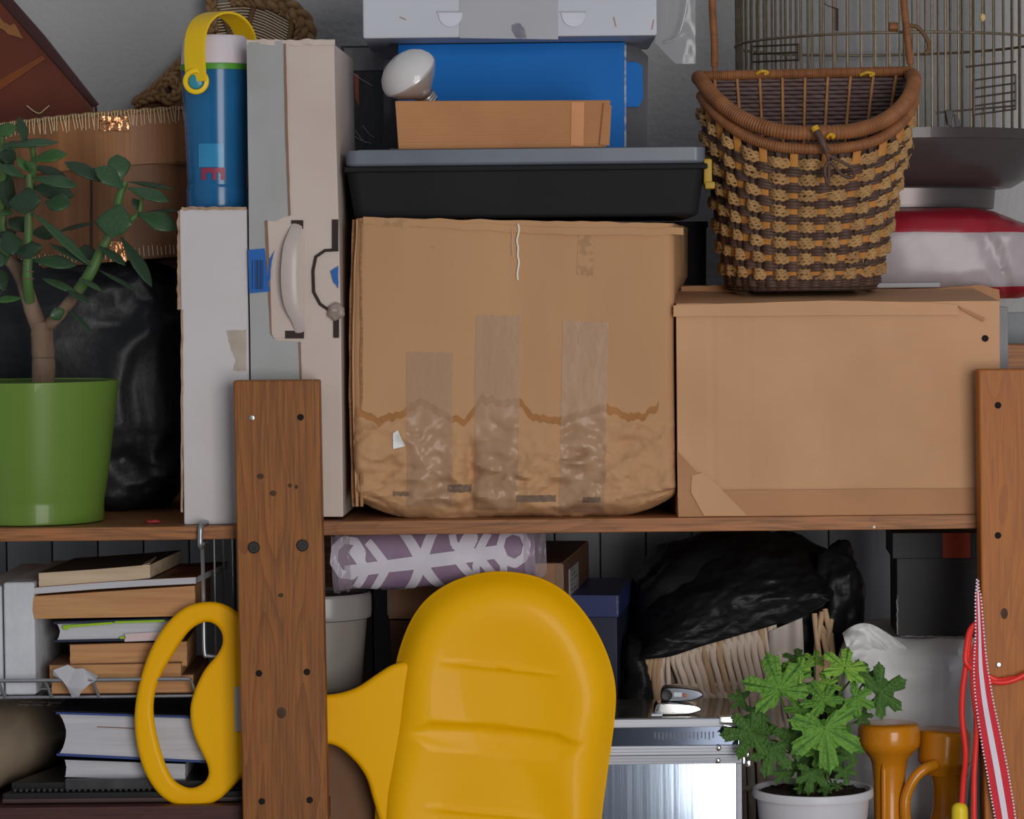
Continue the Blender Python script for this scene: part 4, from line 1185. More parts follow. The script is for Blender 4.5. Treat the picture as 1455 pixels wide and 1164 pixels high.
for k, v in enumerate(vrow):
    gs = []
    for sft in range(4):
        dv = (sft - 1.5) * .0115
        pts = row(v, .0062, .0026 - .0006 * abs(sft - 1.5), .0026, 0, jit=.010, seed=k * 5 + sft, squeeze=0)
        # strands close up where they pass behind the pale stakes
        n = len(pts)
        out = []
        for i, p in enumerate(pts):
            u = i / (n - 1)
            c_ = .5 + .5 * math.cos(2 * math.pi * (u * NS / 2 - .25))
            out.append(p + Vector((0, 0, dv * .245 * (.5 + .5 * min(1, c_ * 1.6)) + .0009 * math.sin(u * 420 + sft * 2))))
        gs.append(tube(out, .0019, 5))
    obj('seagrass_row', merge(*gs), m_grass, kb, label='seagrass rope row woven in and out', smooth=80)
    if k < 8:
        vv = v - .056
        gs = []
        for sft in (-1, 0, 1):
            pts = row(vv, .0030, .0022, .003, math.pi, jit=.004, seed=90 + k)
            gs.append(tube([p + Vector((0, 0, sft * .0034)) for p in pts], .0021, 5, flat=.6))
        obj('dark_band', merge(*gs), m_dark_w, kb, label='flat dark cane band', smooth=80)
gs = []
for k in range(6):
    for ph in (0, math.pi):
        pts = row(.012 + .017 * k, .0016, .0016, .002, ph)
        gs.append(tube(pts, .0019, 5))
obj('foot_weave', merge(*gs), m_dark_w, kb, label='dark close weave round the foot', kind='stuff', smooth=80)
# fuzz: loose grass ends
gs = []
for k in range(90):
    a = math.pi * rnd.random(); v = rnd.choice(vrow) + rnd.uniform(-.02, .02)
    p = bk(a, v, .0085); q_ = bk(a + rnd.uniform(-.09, .09), v + rnd.uniform(-.04, .04), .013 * rnd.uniform(.6, 1))
    gs.append(tube([p, (p + q_) / 2 + Vector((0, -.002, .001)), q_], .0005, 3))
obj('loose_fibres', merge(*gs), m_grass, kb, kind='stuff', smooth=80)
# rim: two wrapped rolls round the front, one along the back
def coil(pts, r_, turns, seg=12):
    n = len(pts)
    return tube(pts, lambda t: r_ * (1 - .16 * (1 - abs(math.sin(math.pi * t * turns)))), seg)
def rimcurve(up, out, n=700, a0=0, a1=math.pi):
    pts = []
    for i in range(n + 1):
        a = a1 + (a0 - a1) * i / n
        p = bk(a, 1, out); p.z = rimz(a, up)
        pts.append(p)
    return pts
obj('rim', coil(rimcurve(.002, .003), .0085, 118), m_rim, kb, label='thick wrapped rim roll', smooth=80)
obj('rim', coil(rimcurve(-.0145, .003, 700, .14, math.pi - .14), .0062, 130), m_rim, kb, label='second wrapped roll under the rim', smooth=80)
a, b = bk(math.pi, 1, .003), bk(0, 1, .003)
yb_ = KYb - .003
obj('back_rim', coil([Vector((a.x + (b.x - a.x) * i / 600, yb_ - .001, rimz(0, .004) + .003 * i / 600)) for i in range(601)], .0058, 105), m_rim, kb, label='wrapped back rim', smooth=80)
m_ytie = mat('yellow_tie', (168, 128, 24), .5)
for px, py, Y, w_ in ((1083, 103, KYb - .0095, 8), (1232, 105, KYb - .0095, 10), (1180, 193, .0495, 5)):
    obj('tie', ptube([(px - w_, py + 2, Y), (px, py - 2, Y - .002), (px + w_, py, Y), (px + w_ * .3, py + 3, Y - .001)], .0018, 6), m_ytie, kb, label='yellow plastic tie')
yf = .044
obj('clasp_pin', ptube([(1159, 184, yf - .002), (1166, 196, yf - .006), (1175, 216, yf - .006)], .0036, 10, 8), m_dark_w, kb, label='dark wooden clasp peg', smooth=60)
obj('clasp_tip', tube([P(1157, 180, yf - .002), P(1160, 186, yf - .003)], .0042, 10), m_ytie, kb)
obj('clasp_loop', ptube([(1172, 212, yf - .004), (1178, 232, yf - .004), (1176, 262, yf - .004), (1172, 240, yf - .006), (1180, 230, yf - .006), (1196, 248, yf - .006), (1212, 252, yf - .006), (1212, 240, yf - .005), (1196, 230, yf - .006), (1180, 222, yf - .006)], .0018, 6), m_dark_w, kb, label='leather loop of the clasp', smooth=80)
# handle: wrapped cane arch rising out of the frame
hx0, hx1 = P(1018, 100, KYb).x, P(1291, 100, KYb).x
for sgn, pts in ((0, [(1020, 112, KYb - .004), (1016, 80, KYb - .004), (1013, 30, KYb - .004), (1011, -30, KYb - .004)]), (1, [(1295, 102, KYb - .004), (1290, 70, KYb - .004), (1285, 30, KYb - .004), (1280, -10, KYb - .004), (1278, -30, KYb - .004)])): pass
arch = cat([P(1015, 104, KYb - .004), P(1015, 60, KYb - .004), P(1012, 0, KYb - .004), P(1012, -110, KYb - .004), P(1045, -200, KYb - .004), P(1145, -240, KYb - .004), P(1245, -200, KYb - .004), P(1277, -110, KYb - .004), P(1284, 0, KYb - .004), P(1289, 50, KYb - .004), P(1295, 104, KYb - .004)], 100)
n = len(arch)
obj('handle', tube(arch, lambda t: .0042 * (1 - .16 * (1 - abs(math.sin(math.pi * t * 190)))) * (1 if .028 < t < .97 else .55), 10), m_rim, kb, label='wrapped cane handle arch', smooth=80)

# ------------------------------------------------------------------ bird cage on its dark tray
m_wire = mat('cage_wire', (108, 96, 82), .45, (88, 76, 62), 60, metal=.5, bump=.3, bsc=100)
m_tray = mat('tray_dark', (54, 46, 46), .32, (50, 42, 42), 8, coat=.2)
m_foot = mat('foot_metal', (84, 78, 78), .35, (76, 70, 70), 20, metal=.8)
CY = .398
rcg = 214 * S(CY)
cx = P(1262, 100, CY).x
zft0, zft1 = P(1300, 296, CY - .1).z, P(1300, 268, CY - .1).z
zrim = P(1290, 182, CY - .16).z
cgt = thing('bird_cage', 'round wire bird cage on a dark tray with metal foot ring behind the woven basket', 'cage', (cx, CY, zft0))
cc = (cx, CY, 0)
rp = 186 * S(CY - .15)
obj('foot_ring', lathe([(146 * S(CY), zft0), (147 * S(CY), zft0 + .001), (149 * S(CY), zft1 - .001), (149 * S(CY), zft1)], cc, 72), m_foot, cgt, label='shiny metal foot ring')
hh = zrim - zft1
obj('tray', lathe([(150 * S(CY), zft1), (172 * S(CY), zft1 + .002), (190 * S(CY), zft1 + hh * .16), (208 * S(CY), zft1 + hh * .42), (219 * S(CY), zft1 + hh * .7), (222 * S(CY), zrim - .012), (224.5 * S(CY), zrim - .0115), (224.5 * S(CY), zrim), (220 * S(CY), zrim), (217 * S(CY), zrim - .01), (1e-6, zrim - .02)], cc, 90), m_tray, cgt, label='dark brown plastic tray', smooth=50)
ztopc = P(1262, -260, CY).z
wm = None
nb = 70
zb0 = zrim - .01
dome = .17
for k in range(nb):
    a = 2 * math.pi * (k + .25) / nb
    d = Vector((math.cos(a), math.sin(a), 0))
    pts = [Vector((rcg, 0, 0)), Vector((rcg, 0, ztopc - dome - zb0))] + [Vector((rcg * math.cos(t), 0, ztopc - dome - zb0 + dome * math.sin(t))) for t in [R(x) for x in (12, 25, 38, 52, 66, 80, 88)]]
    if wm is None: wm = mesh('bar', tube(pts, .0015, 6), m_wire, 60)
    inst('bar', wm, Matrix.Translation((cx, CY, zb0)) @ Matrix.Rotation(a, 4, 'Z'), cgt)
def ring(z, r_=rcg + .0015, th_=.0016): return tube([Vector((cx + r_ * math.cos(2 * math.pi * i / 96), CY + r_ * math.sin(2 * math.pi * i / 96), z)) for i in range(96)], th_, 6, True)
zr1 = P(1262, 63, CY).z
for z in (zr1, zb0 + .004, ztopc - dome): obj('hoop', ring(z), m_wire, cgt, smooth=60)
m_wdk = mat('wire_dark', (64, 54, 46), .5, metal=.4)
def onc(px, py, lift=.0028, back=False):
    p = P(px, py, CY - rcg * .7)
    for _ in range(4):
        dx = max(-.995, min(.995, (p.x - cx) / (rcg + lift)))
        y = CY - (rcg + lift) * math.sqrt(1 - dx * dx) * (-1 if back else 1)
        p = P(px, py, y)
    return p
def cdoor(x0, y0, x1, y1, nh, skew):
    gs = []
    for k in range(nh):
        y = y0 + (y1 - y0) * k / (nh - 1)
        gs.append(tube([onc(x0 + (x1 - x0) * u / 8, y + skew * u / 8) for u in range(9)], .0011, 5))
    gs.append(tube([onc(x0, y0 + t * (y1 - y0) / 4) for t in range(5)], .0013, 5))
    gs.append(tube([onc(x1, y0 + skew + t * (y1 - y0) / 4) for t in range(5)], .0013, 5))
    for k in range(1, 4):
        x = x0 + (x1 - x0) * k / 4
        gs.append(tube([onc(x, y1 - 8 + skew * k / 4), onc(x, y1 + skew * k / 4)], .0009, 5))
    return merge(*gs)
obj('door', cdoor(1384, 114, 1443, 163, 5, -8), m_wdk, cgt, label='small barred door on the right', smooth=60)
obj('door_rail', tube([onc(1330 + 14 * i, 160 - i * 1.2) for i in range(9)], .0012, 5), m_wdk, cgt, smooth=60)
obj('door_rail', tube([onc(1373 + 14 * i, 95 - i * 1.5) for i in range(6)], .0012, 5), m_wdk, cgt, smooth=60)
obj('door', cdoor(1070, 66, 1135, 88, 3, -3), m_wdk, cgt, label='small barred door on the left', smooth=60)
obj('spring', tube([onc(1189, 12 + 32 * i / 120) + Vector((.0016 * math.cos(i), .0016 * math.sin(i), 0)) for i in range(121)], .0005, 4), m_wdk, cgt, label='little coil spring', smooth=80)
obj('spring_hook', tube([onc(1189, 12), onc(1178, 9), onc(1171, 5), onc(1174, 3)], .0006, 5), m_wdk, cgt, smooth=80)
obj('perch_end', tube([onc(1264, 38, .004), onc(1276, 38, .004)], .0048, 10), m_rim, cgt, label='brown knob tied to the bars', smooth=60)
obj('perch_loop', tube(cat([onc(1292, 36, .003), onc(1305, 40, .003), onc(1316, 54, .003), onc(1320, 68, .003), onc(1314, 77, .003)], 8), .0024, 7), m_stake, cgt, label='twisted cord loop', smooth=80)
c = onc(1396, 25, .003)
obj('bead', superell(c, (.0034, .0034, .0046), 1, 14, 10), mat('bead_cream', (176, 150, 104), .5), cgt, label='small cream bead', smooth=80)
obj('twig', pprism([(1343, 158), (1350, 155), (1355, 159), (1352, 180), (1347, 178)], CY - rcg - .004, .003, .0006), m_bolt, cgt)
obj('twig', pprism([(1355, 162), (1361, 164), (1366, 180), (1358, 181)], CY - rcg - .004, .003, .0006), m_bolt, cgt)

# red and white sack lying under the cage
RYs = .398
rx0, rx1 = P(1150, 350, .2).x, P(1520, 350, .2).x
rz1, rz0 = zft0 - .0005, ZR + .234
rz0 = P(1300, 426, .23).z
rs = thing('sack', 'red and white printed plastic sack lying on the parcel under the bird cage', 'sack', ((rx0 + rx1) / 2, RYs, rz0))
def sackd(p, d):
    t = (p.x - rx0) / (rx1 - rx0)
    sag = max(0, (t - .60) / .40)
    if d.z > 0: p.z -= sag ** 1.3 * .030 * d.z
    q = Vector((p.x * 9, p.y * 9, p.z * 9))
    p = p + d.normalized() * (.0035 * (ridge(q, 3) - .6) + .0015 * nz(p.x * 60, p.z * 60))
    # deep diagonal crease to the right
    cx_ = P(1405 + (350 - 350), 350, .2).x + (P(0, 345, .2).z - p.z) * .45
    p.y += .007 * math.exp(-((p.x - cx_) / .006) ** 2) * (1 if d.y < 0 else 0)
    if p.z > rz1: p.z = rz1
    if p.z < rz0: p.z = rz0
    return p
hz = (rz1 - rz0) / 2 + .003
g = superell(((rx0 + rx1) / 2, RYs, (rz0 + rz1) / 2), ((rx1 - rx0) / 2, .172, hz), .45, 150, 90, sackd)
m_sack = bands('sack_print', 2, [(-1, (128, 24, 40)), (P(1300, 409, .24).z - rz0, (140, 131, 136)), (P(1300, 331, .24).z - rz0, (126, 22, 36))], .32, .004, 9, bump=.35, bsc=22)
obj('sack_body', g, m_sack, rs, smooth=70)
o = obj('envelope', pbox(1225, 402, 1336, 409, .217, .004, .0012), mat('card_pale', (148, 148, 152), .5), loc=P(1280, 409, .219))
tag(o, 'pale flat plastic card edge lying under the red and white sack', 'card')

# ------------------------------------------------------------------ yellow plastic sled behind the left post
m_sled = mat('sled_yellow', (208, 148, 0), .42, (202, 143, 0), 5, coat=.05, spec=.2, spots=((200, 148, 24), 9, .74))
SL = .036
sl = thing('plastic_sled', 'big yellow moulded plastic hand sled with looped handle, pushed behind the left post', 'sled', (P(600, 1164, SL).x, .06, ZC))
def xz(pts, Y): return [(v.x, v.z) for v in (P(x, y, Y) for x, y in pts)]
def smooth2(pts, n=6): return [(v.x, v.y) for v in cat([(x, y, 0) for x, y in pts], n, True)]
outer = [(288, 856), (262, 864), (238, 885), (218, 915), (203, 952), (193, 995), (191, 1030), (196, 1068), (208, 1103), (228, 1131), (254, 1146), (282, 1148), (312, 1136), (340, 1109), (375, 1078), (420, 1060), (470, 1058), (500, 1078), (520, 1105), (531, 1140), (545, 1175), (580, 1180), (610, 1100), (615, 1000), (608, 962), (582, 942), (558, 945), (536, 958), (505, 978), (470, 987), (425, 985), (385, 955), (362, 905), (340, 873), (315, 858)]
hole_ = [(288, 885), (267, 899), (244, 933), (225, 968), (218, 1002), (221, 1036), (231, 1075), (244, 1105), (259, 1117), (274, 1120), (289, 1113), (296, 1101), (294, 1086), (284, 1065), (274, 1040), (270, 1010), (276, 983), (290, 953), (308, 931), (316, 914), (314, 898), (304, 887)]
g = plate(smooth2(xz(outer, SL + .01), 5), [smooth2(xz(hole_, SL + .01), 5)], SL + .012, .0062, .0058)
obj('handle', g, m_sled, sl, label='looped handle and neck', smooth=60)
body = [(712, 815), (672, 820), (636, 833), (605, 855), (583, 885), (567, 925), (557, 970), (548, 1030), (539, 1090), (532, 1150), (535, 1215), (556, 1275), (600, 1305), (690, 1312), (785, 1305), (832, 1275), (850, 1220), (858, 1150), (866, 1090), (874, 1030), (876, 985), (868, 945), (851, 905), (828, 870), (799, 841), (760, 822)]
bo = cat([P(x, y, SL) for x, y in body], 10, True)
cen = P(706, 1060, SL)
def inset(p, t): return cen + (p - cen) * t
NR = 84
k_ = S(SL)
def groove(x, z, ax_, az_, bx_, bz_, w_, wend=None):
    """distance profile to a segment, 1 on it"""
    a = Vector((ax_, az_)); b = Vector((bx_, bz_)); p = Vector((x, z))
    d = b - a; t = max(0, min(1, (p - a).dot(d) / d.dot(d)))
    return math.exp(-((p - a - d * t).length / w_) ** 2)
pp = lambda x, y: (P(x, y, SL).x, P(x, y, SL).z)
gl = [(*pp(628, 941), *pp(797, 959)), (*pp(605, 1148), *pp(770, 1164))]
r1 = (*pp(585, 1038), *pp(815, 1056))
pan = [pp(*q_) for q_ in ((573, 1040), (610, 1024), (700, 1029), (790, 1040), (832, 1059), (795, 1085), (700, 1078), (612, 1066))]
def pdist(x, z):
    """distance inside the pressed panel, negative outside"""
    best = 9
    for (ax_, az_), (bx_, bz_) in zip(pan, pan[1:] + pan[:1]):
        d = Vector((bx_ - ax_, bz_ - az_)).normalized()
        best = min(best, (x - ax_) * d.y - (z - az_) * d.x)
    return best
def zup(x):
    t = (x - pan[1][0]) / (pan[3][0] - pan[1][0])
    return pan[1][1] + (pan[3][1] - pan[1][1]) * t
def hgt(p, e):
    """height towards the room for inset distance e"""
    h = .030 * (1 - math.exp(-(e / (22 * k_)) ** 1.25))
    h += -.010 * (1 - math.exp(-(e / (75 * k_)) ** 2.2))    # shallow dish inside the rim
    for q in gl:
        t_ = max(0, min(1, (p.x - q[0]) / (q[2] - q[0])))
        h += .0022 * groove(p.x, p.z, *q, .0019) * min(1, 4 * t_ + .15, 4 * (1 - t_) + .15)
    # long pressed-in panel: steep upper wall, floor rising to nothing at the lower edge
    d = pdist(p.x, p.z)
    if d > 0:
        fall = max(0, min(1, (zup(p.x) - p.z) / (46 * k_)))
        h -= .0068 * (1 - math.exp(-(d / (9 * k_)) ** 1.4)) * (1 - fall) ** .8
    return h
V, Fc = [], []
nb_ = len(bo)
for j in range(NR + 1):
    t = 1 - (j / NR) ** 1.25 * .999
    for p in bo:
        q = inset(p, t)
        e = (p - cen).length * (1 - t) * .92
        V.append(Vector((q.x, SL + .022 - hgt(q, e), q.z)))
for j in range(NR):
    for i in range(nb_):
        i2 = (i + 1) % nb_
        Fc.append((j * nb_ + i, j * nb_ + i2, (j + 1) * nb_ + i2, (j + 1) * nb_ + i))
n0 = len(V)
for p in bo: V.append(Vector((p.x, SL + .027, p.z)))
for i in range(nb_):
    i2 = (i + 1) % nb_
    Fc.append((n0 + i, n0 + i2, i2, i))
Fc.append(tuple(n0 + i for i in range(nb_)))
V = [Vector((v.x, v.y, max(v.z, ZC + .0005))) for v in V]
obj('seat_shell', (V, Fc), m_sled, sl, label='dished rounded seat with moulded ribs', smooth=70)
obj('sticker', pbox(333, 976, 345, 1040, SL + .0035, .0006, 0), mat('sticker_grey', (150, 142, 132), .6), sl, label='pale sticker beside the post')

# ------------------------------------------------------------------ lower left: wire rack, books, foam
m_chrome = mat('rack_wire', (142, 146, 152), .35, (122, 126, 132), 30, metal=.75)
KR = .058
rkz = P(150, 990, KR).z
rk = thing('wire_rack', 'hanging grey wire rack hooked over the left board and holding the old books', 'rack', (P(150, 990, .2).x, .22, rkz))
xr_ = P(290, 900, KR).x
xl_ = P(-150, 900, KR).x
yb2 = .40
zt1 = ZL - .0145
w1 = .0021
def wire(nm, pts, r_, lab=None): return obj(nm, tube(pts, r_, 8), m_chrome, rk, label=lab, smooth=60)
v = Vector
hx = xr_ + .002
# hook over the board
wire('hook', cat([v((hx + .006, .085, ZL + .002)), v((hx + .004, .06, ZL + .0022)), v((hx + .001, .034, ZL + .002)), v((hx - .0005, .0245, ZL - .001)), v((hx - .001, .0235, ZL - .012)), v((hx - .001, .0245, ZL - .020)), v((hx, .035, ZL - .022))], 8), .0030, 'hook bent over the board')
hb = lambda y: hx + (y - KR) * .05
wire('side_rail', [v((hx, .030, zt1 - .004)), v((hb(yb2), yb2, zt1 - .004))], .0022)
zf_ = P(290, 932, KR).z
wire('side_frame', cat([v((hx, .032, zt1 - .003)), v((hx - .002, KR, zt1 - .06)), v((hx - .002, KR, zf_ + .006)), v((hx + .002, KR, zf_)), v((hx + .012, KR, zf_ - .001))], 8), .0022, 'front wire of the side frame')
for k in range(1, 6):
    y = KR + (yb2 - KR) * k / 5
    wire('side_wire', [v((hb(y), y, zt1 - .004)), v((hb(y), y, rkz))], .0013)
zu = P(150, 964, KR).z
obj('loop', tube([v((hx + .009 + .003 * math.cos(t * .7), KR, P(290, 948, KR).z + .003 * math.sin(t * .7))) for t in range(9)], .0006, 5, True), m_chrome, rk, smooth=60)
wire('front_rail', [v((xl_, KR - .012, zu)), v((P(272, 963, KR).x, KR - .012, zu))], .0022, 'upper front rail')
wire('front_rail', [v((xl_, KR, rkz)), v((xr_ - .006, KR, rkz))], .0018)
for px in (-60, 0, 66, 133, 272):
    a = P(px, 965, KR)
    wire('front_wire', [v((a.x, KR - .012, zu)), v((a.x + .006, KR - .003, rkz))], .0018)
wire('bottom_wire', [v((xl_, KR + .02, rkz + .006)), v((P(70, 980, KR).x, KR + .02, rkz + .006))], .0012)
for k in range(12):
    x = xl_ + (xr_ - xl_) * (k + .5) / 12
    wire('bottom_wire', [v((x, KR, rkz)), v((x, yb2, rkz))], .0013)
wire('back_rail', [v((xl_, yb2, rkz)), v((xr_, yb2, rkz))], .0018)
wire('side_rail', [v((xr_ - .004, KR, rkz)), v((xr_ - .004, yb2, rkz))], .0018)
rz_ = rkz + .0018

m_foam = mat('foam_white', (170, 172, 178), .9, (160, 162, 168), 30, bump=.6, bsc=120, bdist=.002)
def slab(a, b, c_, d, Y, dep, skew, lab):
    x0, x1, z0, z1 = pdim(a, b, c_, d, Y)
    bm = bmesh.new()
    gg = boxg(x0, x1, Y, Y + dep, rz_, z1, .003, 3)
    bmm = [Vector((p.x + (p.y - Y) * skew + .0008 * nz(p.x * 90, p.z * 60), p.y + .001 * nz(p.x * 60, p.z * 50), p.z)) for p in gg[0]]
    bm.free()
    o = obj('foam_slab', (bmm, gg[1]), m_foam, loc=((x0 + x1) / 2, Y + dep / 2, rz_))
    tag(o, lab, 'foam', 'white foam slabs in the wire rack')
slab(5, 827, 50, 984, .062, .26, .06, 'white foam slab standing upright directly left of the old books')
slab(-34, 832, 3, 984, .062, .26, .03, 'white foam slab cut off by the left edge of the picture')

m_page_cream = mat('pages_cream', (168, 150, 128), .85, (150, 132, 110), 200, st=(.05, .3, 1), bump=.3, bsc=260, bst=(.04, .2, 1), bdist=.001)
m_page_brown = mat('pages_brown', (160, 120, 82), .85, (142, 102, 68), 200, st=(.05, .3, 1), bump=.3, bsc=260, bst=(.04, .2, 1), bdist=.001)
m_page_white = mat('pages_white', (160, 160, 166), .8, (148, 148, 154), 220, st=(.04, .3, 1), bump=.25, bsc=260, bst=(.03, .2, 1), bdist=.001)
m_cov_dark = mat('cover_dark', (58, 48, 42), .5, (44, 38, 34), 20)
m_cov_navy = mat('cover_navy', (26, 34, 52), .45, (22, 28, 44), 20)
m_cov_blue = mat('cover_blue', (40, 58, 110), .5, (34, 50, 98), 20)
m_cov_black = mat('cover_black', (24, 22, 26), .38, (20, 19, 23), 20)
m_cov_tan = mat('cover_tan', (108, 74, 50), .6, (92, 62, 42), 20)
def book(name, label, corners, Y, dep, pages, cover, th=.0012, over=.002, yw=0, z0=None, curl=0, concave=0, group=None, cov_top=None, skew=0):
    """front face from four pixels (tl, tr, br, bl): page block between two boards"""
    q = [P(x, y, Y) for x, y in corners]
    dz = (z0 - (q[3].z + q[2].z) / 2) if z0 is not None else 0
    for p in q: p.z += dz
    bx = (q[0].x + q[1].x) / 2
    t = thing(name, label, 'book', (bx, Y + dep / 2, min(q[2].z, q[3].z)), group)
    M = about((q[3].x, Y, 0), (yw, 'Z'))
    zb = lambda u: q[3].z + (q[2].z - q[3].z) * u
    zt = lambda u: q[0].z + (q[1].z - q[0].z) * u
    xa, xb = (q[0].x + q[3].x) / 2, (q[1].x + q[2].x) / 2
    def block(u, v, d, s_=1):
        x = xa + (xb - xa) * u
        c_ = concave * (1 - (2 * v - 1) ** 2)
        x += c_ * (1 - u) + .0006 * nz(v * 6, u * 3)
        z = zb(u) + th + (zt(u) - zb(u) - 2 * th) * v + curl * math.sin(math.pi * u)
        return Vector((x + skew * d, Y + d, z))
    nu, nv = 16, 8
    fr_ = gridg(nu, nv, lambda u, v_: block(u, v_, over + .0006 * nz(v_ * 30, u * 4)))
    bk_ = gridg(nu, nv, lambda u, v_: block(u, v_, dep - over))
    n = len(fr_[0])
    Fs = list(fr_[1]) + [tuple(i + n for i in f[::-1]) for f in bk_[1]]
    for i in range(nu - 1):
        for r_ in (0, (nv - 1) * nu): Fs.append((r_ + i, r_ + i + 1, n + r_ + i + 1, n + r_ + i))
    for j in range(nv - 1):
        for c_ in (0, nu - 1): Fs.append((j * nu + c_, (j + 1) * nu + c_, n + (j + 1) * nu + c_, n + j * nu + c_))
    obj('page_block', tf((fr_[0] + bk_[0], Fs), M), pages, t)
    if cover:
        for nm, zf, sg, mt_ in (('back_cover', zb, 1, cover), ('front_cover', zt, -1, cov_top or cover)):
            V = []
            for d in (0, dep):
                for i in range(nu):
                    u = i / (nu - 1)
                    x = xa - over + (xb - xa + 2 * over) * u + skew * d
                    z = zf(u) + curl * math.sin(math.pi * u)
                    V += [Vector((x, Y + d, z)), Vector((x, Y + d, z + sg * th))]
            Fs = []
            m_ = nu * 2
            for i in range(nu - 1):
                a = i * 2
                Fs += [(a, a + 2, a + 3, a + 1), (m_ + a, m_ + a + 1, m_ + a + 3, m_ + a + 2), (a, m_ + a, m_ + a + 2, a + 2), (a + 1, a + 3, m_ + a + 3, m_ + a + 1)]
            Fs += [(0, 1, m_ + 1, m_), (m_ - 2, 2 * m_ - 2, 2 * m_ - 1, m_ - 1)]
            obj(nm, tf((V, Fs), M), mt_, t)
    return t, M, q
GB = 'old books stacked in the wire rack'
YB = .064
b0 = book('book', 'lowest brown-paged paperback of the stack, lying on the wire rack', [(72, 965), (272, 962), (277, 988), (75, 990)], YB, .17, m_page_brown, m_cov_tan, .0008, .0008, z0=rz_ + .0005, group=GB)
zs = lambda py: P(160, py, YB).z
b1 = book('book', 'thin brown-paged paperback holding the torn white paper', [(69, 945), (252, 942), (262, 963), (72, 966)], YB - .004, .165, m_page_brown, m_cov_tan, .0007, .0006, group=GB)
b2_ = book('book', 'brown page block under the navy hardcover with green notes', [(100, 916), (268, 912), (262, 948), (99, 947)], YB + .002, .15, m_page_brown, m_cov_tan, .0007, .0004, yw=2, group=GB)
b3 = book('book', 'navy hardcover book with bright green sticky notes between its pages', [(79, 884), (252, 878), (262, 909), (82, 913)], YB, .15, m_page_white, m_cov_navy, .0024, .003, concave=.003, group=GB)
b4 = book('book', 'thickest brown-paged book of the stack, above the navy hardcover', [(46, 847), (278, 832), (276, 876), (52, 880)], YB - .002, .17, m_page_brown, None, .0004, 0, concave=-.002, group=GB)
b5 = book('book', 'thin white-paged book with orange cover edge under the top paperback', [(48, 835), (278, 820), (278, 830), (48, 845)], YB, .18, m_page_white, mat('cover_orange', (120, 66, 36), .5, (60, 44, 40), 12), .0004, .0004, curl=.001, skew=.10, group=GB)
b6 = book('book', 'worn cream paperback lying on top of the book stack', [(55, 814), (213, 802), (213, 822), (55, 836)], YB + .002, .175, m_page_cream, m_cov_dark, .0004, .0006, curl=-.0006, skew=.085, group=GB)
obj('page_corner', solid(([P(190, 807, YB + .002), P(213, 801, YB + .002), P(222, 792, YB + .06), P(205, 800, YB + .04)], [(0, 1, 2, 3)]), (0, 0, .0005)), m_page_cream, b6[0], label='lifted page corner')
m_note = mat('note_green', (122, 160, 22), .6)
m_pink = mat('note_pink', (176, 158, 160), .6)
for pts, mt_, lb2 in (([(89, 889), (160, 884), (160, 887), (98, 892), (96, 895), (90, 895)], m_note, 'green sticky note'), ([(163, 883), (234, 881), (234, 884), (163, 886)], m_note, 'green sticky note'), ([(170, 906), (178, 903), (178, 908), (170, 908)], m_note, 'green sticky note'), ([(177, 901), (230, 898), (230, 910), (177, 912)], m_pink, 'pale pink paper tab')):
    obj('sticky_note', pprism(pts, YB - .0016, .004), mt_, b3[0], label=lb2)
m_tornp = mat('torn_paper', (152, 152, 158), .7, (144, 144, 150), 30, bump=.3, bsc=40)
tpts = [(76, 952), (96, 945), (106, 951), (118, 950), (140, 960), (136, 967), (128, 972), (118, 980), (112, 990), (102, 992), (95, 976), (88, 966), (75, 960)]
q = xz(tpts, KR - .016)
tp_ = prism(q, KR - .0165, KR - .0158)
tp_ = ([Vector((p.x, p.y + .004 * math.sin((p.x + p.z) * 160), p.z)) for p in tp_[0]], tp_[1])
obj('paper_slip', tp_, m_tornp, b1[0], label='torn white paper slip sticking out', smooth=0)

# books on the lower left board
tz = ZB
m_btray = mat('tray_black', (26, 25, 27), .35, (22, 21, 23), 15, spots=((44, 42, 42), 40, .75))
ty0, ty1 = .05, .40
tx0, tx1 = P(3, 1120, ty0).x, P(352, 1120, ty0).x
tr = thing('tray', 'flat black tray with beaded front edge under the two blue books', 'tray', ((tx0 + tx1) / 2, .2, tz))
tht = P(170, 1113, ty0).z - tz
def tsk(g): return [Vector((p.x + (p.y - ty0) * .30 * max(0, 1 - (p.x - tx0) / (tx1 - tx0) * 1.6), p.y, p.z)) for p in g[0]], g[1]
obj('tray_base', tsk(boxg(tx0, tx1, ty0, ty1, tz, tz + tht * .55, .0015)), m_btray, tr)
obj('tray_front', boxg(tx0, tx1, ty0 - .003, ty0 + .004, tz + .001, tz + .0062, .0015), mat('tray_edge', (58, 46, 44), .4), tr, label='worn brown front edge')
obj('tray_top', tsk(boxg(tx0 + .004, tx1, ty0 + .012, ty1, tz + tht * .55, tz + tht, .0015)), m_btray, tr)
bd = [superell((tx0 + .012 + .0062 * k, ty0 + .009, tz + tht * .6), (.0022, .0022, .003), 1, 8, 6) for k in range(42)]
obj('beading', merge(*bd), mat('bead_dark', (42, 39, 39), .4), tr, label='row of small dark beads', kind='stuff', smooth=80)
obj('insert', pbox(92, 1107, 240, 1122, ty0 + .006, .006, .001), mat('insert_grey', (58, 58, 60), .3, (44, 44, 46), 40), tr, label='glossy grey panel on the front')
tzt = tz + tht
LBk = .072
k1 = book('book', 'lower white-paged book lying on the black tray', [(90, 1078), (262, 1084), (264, 1109), (94, 1104)], LBk, .2, m_page_white, m_cov_black, .0006, .0004, z0=tzt + .0004, concave=.0015)
k2 = book('book', 'thick hardcover with blue boards and black jacket on the black tray', [(80, 1012), (300, 1019), (300, 1085), (88, 1074)], LBk - .008, .21, m_page_white, m_cov_blue, .0022, .003, concave=.007, cov_top=m_cov_blue)
jz = (P(190, 1012, LBk).z, )
